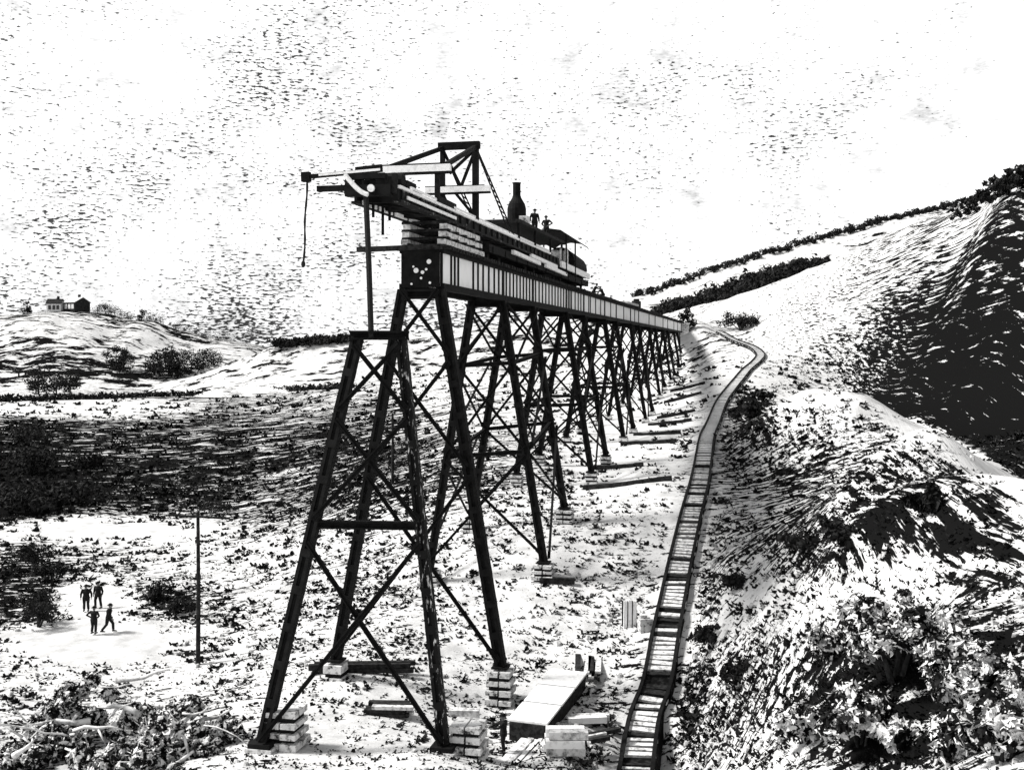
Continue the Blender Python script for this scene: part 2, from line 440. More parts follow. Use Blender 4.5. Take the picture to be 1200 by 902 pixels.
def strut(root, p, q, w=.3, h=.34, name='strut'):
    mb = MB(); p = Vector(p); q = Vector(q)
    mb.bar(p + UP * h * .38, q + UP * h * .38, w, h * .24); mb.bar(p - UP * h * .38, q - UP * h * .38, w, h * .24)
    n = max(2, int((q - p).length / .45))
    for i in range(n):
        e = 1 if i % 2 else -1
        mb.bar(p.lerp(q, i / n) + UP * e * h * .3, p.lerp(q, (i + 1) / n) - UP * e * h * .3, .05, .09)
    mb.bar(p, q, .06, h * .7)
    return mb.build(name, M['steel'], root)

def pedestal(c, top, base, wid, courses, label):
    r = empty('stone_pedestal', (c.x, c.y, base), RZ)
    tag(r, label, 'pedestal', 'stone pedestals under the trestle legs')
    h = (top - base + .4) / courses; st = MB(); mo = MB()
    rnd = random.Random(int(c.x * 97 + c.y * 13))
    for i in range(courses):
        z = base - .4 + h * i; w = wid * (1 + .05 * (courses - 1 - i))
        nb = 1 if wid < 1.3 else 2
        for k in range(nb):
            j = (rnd.random() - .5) * .16; kk = rnd.uniform(.9, 1.0)
            ww = w / nb
            x0 = -w / 2 + ww * k
            cc = Vector((c.x, c.y, 0)) + VV * (x0 + ww / 2) + UP * (z + h * .46) + UU * j
            st.obox(cc, VV * (ww / 2 - .03) * kk, UU * (w / 2) * kk, UP * (h * rnd.uniform(.24, .33)))
    mo.obox(Vector((c.x, c.y, (top + base - .4) / 2 - h * .35)), VV * (wid / 2 * .8), UU * (wid / 2 * .8), UP * ((top - base + .4) / 2 - h * .3))
    st.build('stone_courses', M['stone'], r); mo.build('mortar_core', M['mortar'], r)
    if 'foremost' in label: return r
    sh = MB(); sh.obox(Vector((c.x, c.y, top + .03)), VV * .42, UU * .42, UP * .05); sh.build('bed_plate', M['steel'], r)
    return r

def tower(s0, s1, idx):
    c = B((s0 + s1) / 2, 0, 0); gz = H(c.x, c.y)
    r = empty('steel_tower', (c.x, c.y, gz), RZ)
    near = idx == 0
    nm = 'one' if near else ''
    tag(r, 'black steel trestle tower with crossed braces, %s complete tower counted from the near end' % ORD[idx] if idx < 7 else
        'black steel trestle tower with crossed braces, shortest one beside the far abutment', 'trestle tower', 'steel towers carrying the girder deck')
    tops, feet = {}, {}
    for a, s in enumerate((s0, s1)):
        for b, sg in enumerate((-1, 1)):
            tp = B(s, sg * 1.0, ZB)
            f = B(s, sg * 4.0, 0)
            for _ in range(4):
                g = H(f.x, f.y); f = B(s, sg * (1.0 + (ZB - g) / 6.1), g)
            ph = 1.05 if idx < 2 else .6
            foot = B(s, sg * (1.0 + (ZB - g - ph) / 6.1), g + ph)
            tops[a, b] = tp; feet[a, b] = foot
            leg(r, foot, tp, .47 if idx < 3 else .42)
            pedestal(foot, g + ph - .06, g, 1.05 if idx else 1.3, 2 if ph < .7 else 4, 'stone pedestal below the %s %s leg of the %s complete tower' % (('near', 'far')[a], ('left', 'right')[b], ORD[idx]))
    htall = ZB - max(f.z for f in feet.values())
    npan = 3 if htall > 12 else 2 if htall > 6.5 else 1
    fr = {3: [0, .24, .58, 1], 2: [0, .42, 1], 1: [0, 1]}[npan]
    def at(a, b, t): return tops[a, b].lerp(feet[a, b], t)
    eps = .012
    for a in (0, 1):
        strut(r, at(a, 0, .01), at(a, 1, .01), .4, .5, 'top_strut')
        for i in range(npan):
            t0 = fr[i] + (.02 if i == 0 else eps); t1 = fr[i + 1] - eps - (.02 if i == npan - 1 else 0)
            o = -UU if a == 0 else UU
            brace(r, at(a, 0, t0) + o * .30, at(a, 1, t1) + o * .26, .16, .06, o)
            brace(r, at(a, 1, t0) + o * .38, at(a, 0, t1) + o * .34, .16, .06, o)
            if 0 < i and npan == 3: strut(r, at(a, 0, fr[i]), at(a, 1, fr[i]), .2, .26)
    for b, sg in ((0, -1), (1, 1)):
        for i in range(npan):
            t0 = fr[i] + .015; t1 = fr[i + 1] - .015
            o = VV * sg
            brace(r, at(0, b, t0) + o * .30, at(1, b, t1) + o * .26, .14, .06, o, 'side_brace')
            brace(r, at(1, b, t0) + o * .38, at(0, b, t1) + o * .34, .14, .06, o, 'side_brace')
            if i: strut(r, at(0, b, fr[i]), at(1, b, fr[i]), .2, .24, 'side_strut')
    return r

# near end: first complete bent (its foot set out from the photograph), the open bent in front of it
def near_bent():
    c = B(0, 0, 0)
    r = empty('steel_bent', (c.x, c.y, .5), RZ)
    tag(r, 'tall black steel bent with three crossed panels holding up the near girder end', 'trestle bent')
    tl, tr = B(0, -1.0, ZB), B(0, 1.0, ZB)
    fl = Vector(P(394, 772, 58.0)); fr_ = Vector(P(587, 780, 57.0))
    leg(r, fl, tl, .5); leg(r, fr_, tr, .56)
    def L(t): return tl.lerp(fl, t)
    def R(t): return tr.lerp(fr_, t)
    strut(r, L(.012), R(.012), .4, .5, 'top_strut')
    for t0, t1 in ((.0, .17), (.19, .47), (.50, .985)):
        brace(r, L(t0) - UU * .34, R(t1) - UU * .30, .18, .06, -UU); brace(r, R(t0) - UU * .42, L(t1) - UU * .38, .18, .06, -UU)
    pedestal(fr_, fr_.z - .06, fr_.z - 2.0, 1.3, 5, 'five course stone pedestal under the right leg of the near bent')
    g = H(fl.x, fl.y); pedestal(fl, fl.z - .06, min(g, fl.z - .5), 1.1, 2, 'low stone pedestal under the left leg of the near bent')
    return r
near_bent()

def open_bent():
    da, db = 47.0, 49.5
    tl, tr = Vector(P(419, 396, db)), Vector(P(470, 396, db))
    fl, fr_ = Vector(P(308, 868, da)), Vector(P(520, 872, da))
    c = (fl + fr_) / 2
    r = empty('steel_bent', (c.x, c.y, fl.z - .5), RZ)
    tag(r, 'unfinished foremost steel bent, shorter than the deck, with nothing on top yet', 'trestle bent')
    leg(r, fl, tl, .48); leg(r, fr_, tr, .46, mat='steel_worn')
    def at(X, Y):
        t = (Y - 396) / (870 - 396); return t
    def L(Y): return tl.lerp(fl, at(0, Y))
    def R(Y): return tr.lerp(fr_, at(0, Y))
    strut(r, tl + Vector((-.35, 0, .12)), tr + Vector((.35, 0, .12)), .5, .42, 'cap_beam')
    strut(r, L(621), R(621), .3, .36)
    for a, b_ in ((404, 484), (494, 614), (640, 866)):
        brace(r, L(a) - UU * .32, R(b_) - UU * .28, .18, .06, -UU); brace(r, R(a) - UU * .40, L(b_) - UU * .36, .18, .06, -UU)
    for (X, Y, d, lab) in ((336, 826, 47.6, 'layered stone pedestal under the left foot of the foremost bent'), (549, 843, 47.6, 'layered stone pedestal under the right foot of the foremost bent')):
        pp = Vector(P(X, Y, d)); pedestal(pp, pp.z, pp.z - 1.8, 1.4, 5, lab)
    for f in (fl, fr_):
        m2 = MB(); m2.obox(f - UP * .1, VV * .5, UU * .45, UP * .1); m2.build('foot_plate', M['steel'], r)
        q = MB(); q.obox(f - UP * .75, VV * .6, UU * .5, UP * .55); q.build('foot_block', M['timber'], r)
    return r
open_bent()

towers = [(14 + 23.4 * k, 23.4 + 23.4 * k) for k in range(7)]
for i, (a, b) in enumerate(towers): tower(a, b, i)

# girder deck
joints = [0.0]
for a, b in towers: joints += [a, b]
joints.append(174.0)
def span(a, b, idx):
    c = B(a, 0, ZB); r = empty('girder_span', c, RZ)
    tag(r, 'pale plate girder span of the deck, %s span counted from the near end' % ORD[idx], 'bridge span', 'girder spans of the deck')
    g = .03
    for sg in (-1, 1):
        web = MB(); web.bar(B(a + g, sg, (ZT + ZB) / 2), B(b - g, sg, (ZT + ZB) / 2), .06, ZT - ZB - .36)
        w = web.build('girder_web', M['plate'], r)
        fl = MB()
        fl.bar(B(a + g, sg, ZB + .16), B(b - g, sg, ZB + .16), .46, .34); fl.bar(B(a + g, sg, ZT - .09), B(b - g, sg, ZT - .09), .42, .18)
        fl.build('flange', M['steel'], w)
        pos = []
        rnd = random.Random(idx * 7 + 3)
        if idx == 0:
            pos = [1.9, 2.6, 3.3, 6.5, 7.6, 8.8, 10.2, 11.6, 12.8]
        elif idx == 1: pos = [.9 + 1.05 * k for k in range(8)]
        elif idx == 2: pos = [1.0 + 1.3 * k for k in range(10)]
        elif idx == 3: pos = [1, 1.8, 2.6, 4.5, 6.2, 7.7]
        elif idx == 4: pos = [3, 4, 7.5, 11]
        elif idx < 8: pos = [(b - a) / 2]
        for s in pos + [g + .08, b - a - g - .08]:
            th = .16 if idx == 0 else .13
            if s < .2 or s > b - a - .2: th = .2
            stf = MB(); stf.bar(B(a + s, sg * 1.06, ZB + .3), B(a + s, sg * 1.06, ZT - .16), .10, th, UU)
            stf.build('stiffener', M['steel'], w)  # dark colour stands in for the shadow lines of the stiffeners
    cf = MB(); n = 4
    for i in range(n + 1):
        s = a + .4 + (b - a - .8) * i / n
        cf.bar(B(s, -.95, ZB + .4), B(s, .95, ZT - .25), .1, .1); cf.bar(B(s + .12, .95, ZB + .4), B(s + .12, -.95, ZT - .25), .1, .1)
    cf.build('cross_frame', M['steel'], r)
    sl = MB(); m = int((b - a) / .55); rnd = random.Random(idx)
    for i in range(m):
        s = a + (i + .5) * (b - a) / m; e = rnd.random() * .12
        sl.obox(B(s, 0, ZT + .1), VV * (1.42 + e), UU * .13, UP * .095)
    sl.build('sleepers', M['darkwood'], r)
    for sg in (-.75, .75):
        rl = MB(); rl.bar(B(a + g, sg, ZT + .27), B(b - g, sg, ZT + .27), .08, .15); rl.build('rail', M['steel'], r)
    if idx == 0:
        e = MB(); e.obox(B(-.06, 0, (ZT + ZB) / 2 + .05), VV * 1.0, UU * .05, UP * .98); ep = e.build('end_plate', M['steel'], r)
        h = MB(); 
        for v, z, w_ in ((.45, 22.85, .13), (-.25, 22.4, .14), (.1, 22.3, .1), (.02, 22.0, .07), (.3, 22.45, .07), (-.4, 22.6, .06), (.5, 21.75, .07), (-.5, 21.7, .06)):
            h.tube([B(-.14, v, z), B(-.10, v, z)], w_, 8)
        h.build('rivet_plate', M['plate'], ep)
for i in range(len(joints) - 1): span(joints[i], joints[i + 1], i)

ab = empty('stone_abutment', B(174.4, 0, 12), RZ); tag(ab, 'squat stone abutment where the deck meets the far bank', 'abutment')
m_ = MB(); m_.obox(B(175.6, 0, 17.5), VV * 2.6, UU * 1.3, UP * 5.6); m_.build('wall', M['stone'], ab)
m_ = MB(); m_.obox(B(175.6, 0, 23.3), VV * 2.8, UU * 1.5, UP * .2); m_.build('coping', M['stone'], ab)

t_ = MB(); 
t_.bar(B(-.35, -3.4, ZT + .02), B(-.35, 1.2, ZT + .1), .28, .26)
o = t_.build('baulk_or_shadow_bar', M['darkwood']); tag(o, 'dark baulk laid across the near girder end and sticking out to the left', 'timber')

# ------------------------------------------------------------------ travelling erection crane
def crane():
    r = empty('erection_crane', B(7, 0, ZT + .2), RZ)
    tag(r, 'long black travelling crane with a gantry, reaching past the near deck end', 'crane')
    zt, zb = 25.75, 25.05
    for sg in (-1, 1):
        g = MB(); s0 = -6.9
        g.bar(B(s0, sg, (zt + zb) / 2), B(34, sg, (zt + zb) / 2), .12, zt - zb - .1)
        g.bar(B(s0, sg, zb + .05), B(34, sg, zb + .05), .42, .12)
        for k in range(28): g.bar(B(s0 + .4 + k * 1.45, sg * 1.1, zb + .1), B(s0 + .4 + k * 1.45, sg * 1.1, zt - .1), .12, .1, UU)
        b = g.build('boom_girder', M['boom'], r)
        t = MB(); t.bar(B(s0, sg, zt), B(30, sg, zt), .36, .14); t.bar(B(s0 + 2, sg * 1.02, zt + .22), B(31, sg * 1.02, zt + .22), .09, .13)
        t.build('top_flange', M['white'], b)
        w = MB(); w.bar(B(s0 + 1, sg * 1.18, zb + .32), B(2.5, sg * 1.18, zb + .32), .06, .16); w.build('guard_strip', M['white'], b)
    x = MB()
    for k in range(14):
        s = -6.4 + k * 2.9; x.bar(B(s, -1, 25.3), B(s, 1, 25.3), .2, .4)
        x.bar(B(s, -1, 25.15), B(s + 2.6, 1, 25.15), .12, .1)
    x.build('cross_member', M['steel'], r)
    w = MB()
    for k in range(5): w.bar(B(-6.6 + k * 2.3, -.76, 25.12), B(-4.7 + k * 2.3, -.76, 25.12), .06, .2)
    w.build('lower_rail', M['white'], r)
    # head with sheave
    h = MB(); h.bar(B(-7.3, -1.3, 25.55), B(-7.3, .9, 25.55), .4, .5); h.bar(B(-7.3, -1.2, 26.2), B(-7.3, .6, 26.2), .3, .26)
    for v in (-1.25, -.75, -.05, .5, 1.0): h.bar(B(-7.3, v, 25.4), B(-7.1, v, 26.3), .2, .34, UU)
    h.bar(B(-6.7, -.9, 25.95), B(-5.2, -.8, 25.95), .5, .4); h.bar(B(-6.2, .1, 26.1), B(-4.4, .1, 26.1), .7, .5); h.tube([B(-5.6, -.9, 26.25), B(-5.6, .9, 26.25)], .34, 12)
    h.bar(B(-4.6, .55, 26.2), B(-3.2, .55, 26.2), .4, .4)
    hd = h.build('boom_head', M['steel'], r)
    s = MB()
    pts = [B(-7.65, -.95 + .62 * math.sin(t) * .6, 25.7 + .5 * math.cos(t)) for t in [i * math.pi / 8 for i in range(-1, 7)]]
    pts = [B(-7.7, -1.2 + 1.1 * i / 9, 26.25 - .95 * math.sin(i / 9 * 1.4)) for i in range(10)]
    s.tube(pts, .11, 8); s.build('guide_horn', M['white'], hd); s = MB(); s.tube([B(-7.62, .0, 25.62), B(-7.52, .0, 25.62)], .17, 14); s.build('sheave', M['white'], hd)
    for v, l in ((-.75, 1.1), (-.15, 1.4), (.1, .7), (-.5, .6)):
        hk = MB(); hk.bar(B(-5.4 + v, v, 25.1), B(-5.4 + v, v, 25.1 - l), .12, .12); hk.build('hanging_link', M['steel'], hd)
    # gantry
    sp = 7.3; top = 30.2
    for sg in (-1, 1):
        g = MB(); g.bar(B(sp, sg, zt), B(sp, sg, top), .34 if sg > 0 else .24, .34, UU); g.build('post', M['steel'], r)
        st = MB(); st.bar(B(sp, sg, top - .1), B(-.6, sg * 1.5, 27.75), .2, .24); st.build('front_stay', M['steel'], r)
        bs = MB(); a0, a1 = B(sp, sg, top - .1), B(16.5, sg * 1.05, zt + .2)
        for k in (-.14, .14):
            bs.bar(a0 + UU * k, a1 + UU * (k * 5), .07, .07)
        for i in range(16):
            t = (i + .5) / 16; bs.bar(a0.lerp(a1, t) - UU * (.1 + .5 * t), a0.lerp(a1, t + .02) + UU * (.1 + .5 * t), .06, .05)
        bs.build('back_stay', M['steel'], r)
    g = MB(); g.bar(B(sp, -1.25, top), B(sp, 1.25, top), .36, .42); g.build('top_beam', M['steel'], r)
    zz = 27.6
    for p, q in (((-1, 30), (.1, zz + .2)), ((1, 30), (.1, zz + .2)), ((-1, zz - .2), (-.2, zt)), ((-.2, zz - .2), (1, zt + .2)), ((-.6, 28.6), (1, 30))):
        g = MB(); g.bar(B(sp + .05, p[0], p[1]), B(sp + .05, q[0], q[1]), .16, .16, UU); g.build('gantry_brace', M['steel'], r)
    g = MB(); g.bar(B(sp - .3, -1.95, zz), B(sp - .3, 1.95, zz), .28, .34); gb = g.build('cross_beam', M['white'], r)
    g = MB(); g.bar(B(sp - .3, -1.97, zz - .23), B(sp - .3, 1.97, zz - .23), .2, .10); g.bar(B(sp - .3, -1.97, zz + .2), B(sp - .3, 1.6, zz + .2), .2, .06); g.build('edge_plate', M['steel'], gb)
    g = MB(); g.bar(B(-.6, -1.85, zz), B(-.6, 1.75, zz), .32, .36); gb = g.build('cross_beam', M['white'], r)
    g = MB(); g.bar(B(-.6, -1.9, zz - .24), B(-.6, 1.8, zz - .24), .3, .10); g.bar(B(-.6, -1.9, zz + .22), B(-.6, 1.6, zz + .22), .3, .07); g.build('edge_plate', M['steel'], gb)
    for v in (-1.05, 1.05):
        g = MB(); g.bar(B(-.6, v, zt + .07), B(-.6, v, zz - .3), .24, .24, UU); g.bar(B(-.6, v, zt + .3), B(3, v * .95, zt + .3), .12, .3); g.build('beam_seat', M['steel'], r)
    # left jib
    g = MB(); g.bar(B(-.6, -6.35, 27.38), B(-.6, -1.9, 27.62), .26, .2); g.bar(B(-.6, -6.4, 27.38), B(-.6, -5.95, 27.4), .34, .5); g.bar(B(-.6, -3.4, 27.72), B(-.6, -1.95, 27.82), .2, .16)
    j = g.build('jib', M['steel'], r)
    g = MB(); g.bar(B(-.75, -5.4, 27.45), B(-.75, -2.0, 27.62), .06, .12); g.build('jib_cap', M['white'], j)
    g = MB(); pts = [B(-.6, -6.12 - .02 * i + .03 * math.sin(i), 27.3 - i * .45) for i in range(11)]
    g.tube(pts, [.045 + .02 * (i % 2) for i in range(11)], 6); g.ball(pts[-1], .12, 1, 1, 1.6, 8); g.build('hanging_rope', M['rope'], j)
    g = MB(); g.bar(B(-7.2, -2.75, 25.72), B(-7.2, -1.2, 25.72), .22, .26); g.build('outrigger', M['steel'], r)
    # cribbing under the boom
    for k in range(3):
        for v in (-1, 1):
            g = MB(); g.bar(B(.2 + .2 * k, v, ZT + .42 + k * .42), B(8.6 - .5 * k, v, ZT + .42 + k * .42), .4, .27); g.build('cribbing', M['timber'], r)
    g = MB()
    for k in range(3):
        for i in range(5): g.bar(B(.8 + i * 1.7, -1.3, ZT + .63 + k * .42), B(.8 + i * 1.7, 1.3, ZT + .63 + k * .42), .34, .15)
    g.build('packing', M['darkwood'], r)
    # rear: truck, platform, boiler, winch
    g = MB()
    for v in (-1, 1): g.bar(B(10, v, ZT + .95), B(49, v, ZT + .95), .3, .5)
    for i in range(12): g.bar(B(11 + i * 3.4, -1.2, ZT + .9), B(11 + i * 3.4, 1.2, ZT + .9), .3, .36)
    g.build('truck_frame', M['steel'], r)
    for s in (11, 14, 22, 25, 33, 36, 44, 47):
        for v in (-.75, .75):
            g = MB(); g.tube([B(s, v - .07, ZT + .68), B(s, v + .07, ZT + .68)], .34, 16); g.build('wheel', M['steel'], r)
    for s, ln, zz2, off in ((16, 9, 24.7, 1.25), (22, 10, 24.95, 1.22), (27, 9, 24.6, 1.3)):
        g = MB(); g.bar(B(s, off, zz2), B(s + ln, off, zz2 - .1), .2, .26); g.build('tie_bar', M['white'], r)
    g = MB(); g.bar(B(18, 0, 27.0), B(36, 0, 27.1), 2.6, .22); pl = g.build('platform', M['darkwood'], r)
    for s in (18.5, 24, 30, 35):
        for v in (-1.1, 1.1):
            g = MB(); g.bar(B(s, v, 25.6), B(s, v, 26.9), .16, .16, UU); g.build('platform_post', M['steel'], pl)
    g = MB(); g.tube([B(22.8, 0, 27.11), B(22.8, 0, 27.3), B(22.8, 0, 28.4), B(22.8, 0, 28.75), B(22.8, 0, 29.2), B(22.8, 0, 29.35)], [.8, .68, .68, .6, .34, .3], 18)
    bo = g.build('boiler', M['steel'], r)
    g = MB(); g.tube([B(22.8, 0, 29.36), B(22.8, 0, 30.2), B(22.8, 0, 30.3)], [.28, .28, .34], 14); g.build('chimney', M['steel'], bo)
    g = MB(); g.obox(B(22.4, .66, 27.5), VV * .3, UU * .5, UP * .3); g.build('coal_box', M['timber'], bo)
    g = MB()
    vs = [(-1.6, 27.75), (-1.0, 28.15), (0, 28.3), (1.0, 28.15), (1.6, 27.75)]
    for i in range(4):
        (v0, z0), (v1, z1) = vs[i], vs[i + 1]
        p = [B(35, v0, z0), B(46, v0, z0 - .1), B(46, v1, z1 - .1), B(35, v1, z1)]
        g.add(p + [q - UP * .1 for q in p], [(0, 1, 2, 3), (7, 6, 5, 4), (0, 4, 5, 1), (1, 5, 6, 2), (2, 6, 7, 3), (3, 7, 4, 0)])
    g.build('canopy', M['darkwood'], r)
    for s in (35.5, 40):
        for v in (-1.4, 1.4):
            g = MB(); g.bar(B(s, v, ZT + 1.0), B(s, v, 27.8), .12, .12, UU); g.build('canopy_post', M['steel'], r)
    for s, v, rad in ((37.5, 0, .8), (35, .1, .55)):
        g = MB(); g.tube([B(s, -1.1, 26.1), B(s, -1.0, 26.1), B(s, -.98, 26.1), B(s, .98, 26.1), B(s, 1.0, 26.1), B(s, 1.1, 26.1)], [rad, rad, rad * .72, rad * .72, rad, rad], 18); g.build('winch_drum', M['timber'], r)
    g = MB(); g.tube([B(40, 0, 25.9), B(40.2, 0, 25.9), B(47.6, 0, 25.7), B(48.4, 0, 25.7)], [1.0, 1.3, 1.25, .9], 18); g.build('engine_boiler', M['steel'], r)
    g = MB(); g.bar(B(33.5, 1.3, 25.2), B(48.5, 1.3, 25.1), .16, .5); g.build('running_board', M['white'], r)
    # hoist rope from the head
    g = MB(); e = Vector(P(435, 396, 49.4)); p0 = B(-7.3, -.35, 25.5)
    g.tube([p0, p0.lerp(e, .5) + Vector((.02, 0, 0)), e], .13, 8); g.build('hoist_rope', M['rope'], r)
    return r
crane()
# ------------------------------------------------------------------ narrow track on the right
tr = empty('light_railway', tuple(cl[0])); tag(tr, 'narrow railway track with pale sleepers climbing the slope right of the trestle', 'railway track')
HW = .72
bed = MB(); o0 = None
for i, (p, d, sd, u) in enumerate(FR):
    bed.v += [tuple(p - sd * 1.0 - u * .55), tuple(p - sd * .8 - u * .07), tuple(p + sd * .8 - u * .07), tuple(p + sd * 1.0 - u * .55)]
    if i:
        k = i * 4
        for j in range(3): bed.f.append((k - 4 + j, k - 3 + j, k + 1 + j, k + j)); bed.m.append(0)
bed.build('track_bed', M['cinder'], tr)
for sg in (-1, 1):
    rl = MB()
    for i in range(0, len(FR) - 4, 4):
        a, b = FR[i], FR[i + 4] ; rl.bar(a[0] + a[2] * sg * HW + a[3] * .14, b[0] + b[2] * sg * HW + b[3] * .14, .18, .18, a[3])
    rl.build('rail', M['steel'], tr)
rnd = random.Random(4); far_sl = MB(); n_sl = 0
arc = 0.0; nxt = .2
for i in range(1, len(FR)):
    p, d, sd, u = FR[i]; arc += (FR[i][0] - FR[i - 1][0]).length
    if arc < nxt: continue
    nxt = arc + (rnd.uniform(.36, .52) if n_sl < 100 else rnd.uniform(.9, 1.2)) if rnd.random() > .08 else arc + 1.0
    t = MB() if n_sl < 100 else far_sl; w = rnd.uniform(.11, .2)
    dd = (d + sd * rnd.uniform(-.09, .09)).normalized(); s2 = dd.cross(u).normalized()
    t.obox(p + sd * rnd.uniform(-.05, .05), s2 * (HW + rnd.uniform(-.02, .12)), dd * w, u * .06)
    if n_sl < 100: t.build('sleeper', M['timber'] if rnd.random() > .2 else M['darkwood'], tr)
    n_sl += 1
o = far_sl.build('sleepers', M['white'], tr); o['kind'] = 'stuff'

# ------------------------------------------------------------------ people
def remesh(mb, vox):
    me = mb.mesh('tmp', M['skin']); o = bpy.data.objects.new('tmp', me); COL.objects.link(o)
    md = o.modifiers.new('r', 'REMESH'); md.mode = 'VOXEL'; md.voxel_size = vox
    sm = o.modifiers.new('s', 'SMOOTH'); sm.factor = .5; sm.iterations = 3
    dg = bpy.context.evaluated_depsgraph_get(); dg.update()
    out = bpy.data.meshes.new_from_object(o.evaluated_get(dg)); bpy.data.objects.remove(o)
    out.materials.clear(); out.polygons.foreach_set('use_smooth', [True] * len(out.polygons)); return out

def figure(pose):
    """joints in metres, facing -Y"""
    V_ = Vector; j = {}
    if pose == 'kneel':
        hip = V_((0, .1, .48)); j['kneeL'] = V_((.14, -.32, .5)); j['ankL'] = V_((.14, -.26, .08)); j['kneeR'] = V_((-.14, -.2, .09)); j['ankR'] = V_((-.13, .27, .08))
        ch = V_((0, -.12, .92)); nk = V_((0, -.16, 1.06)); hd = V_((0, -.22, 1.2))
    elif pose == 'stride':
        hip = V_((0, 0, .9)); j['kneeL'] = V_((.11, -.2, .5)); j['ankL'] = V_((.11, -.22, .08)); j['kneeR'] = V_((-.11, .06, .48)); j['ankR'] = V_((-.11, .32, .1))
        ch = V_((0, -.05, 1.33)); nk = V_((0, -.07, 1.47)); hd = V_((0, -.1, 1.62))
    else:
        w = .17 if pose == 'wide' else .1
        hip = V_((0, 0, .93)); j['kneeL'] = V_((w, -.03, .5)); j['ankL'] = V_((w * 1.15, .02, .08)); j['kneeR'] = V_((-w, -.03, .5)); j['ankR'] = V_((-w * 1.15, .02, .08))
        ch = V_((0, 0, 1.34)); nk = V_((0, -.01, 1.49)); hd = V_((0, -.03, 1.63))
    j.update(hip=hip, ch=ch, nk=nk, hd=hd)
    for s, n in ((1, 'L'), (-1, 'R')):
        sh = ch + V_((.19 * s, 0, .07)); j['sh' + n] = sh; j['hip' + n] = hip + V_((.1 * s, 0, -.02))
        if pose in ('hips',): el = sh + V_((.2 * s, .1, -.2)); ha = hip + V_((.17 * s, -.04, .08))
        elif pose in ('reach', 'kneel'): el = sh + V_((.05 * s, -.2, -.2)); ha = el + V_((-.04 * s, -.25, -.02))
        elif pose == 'stride': el = sh + V_((.06 * s, .1 * s, -.28)); ha = el + V_((.0, -.12, -.22))
        else: el = sh + V_((.09 * s, .03, -.28)); ha = el + V_((.0 * s, -.06, -.25))
        j['el' + n] = el; j['ha' + n] = ha
    return j

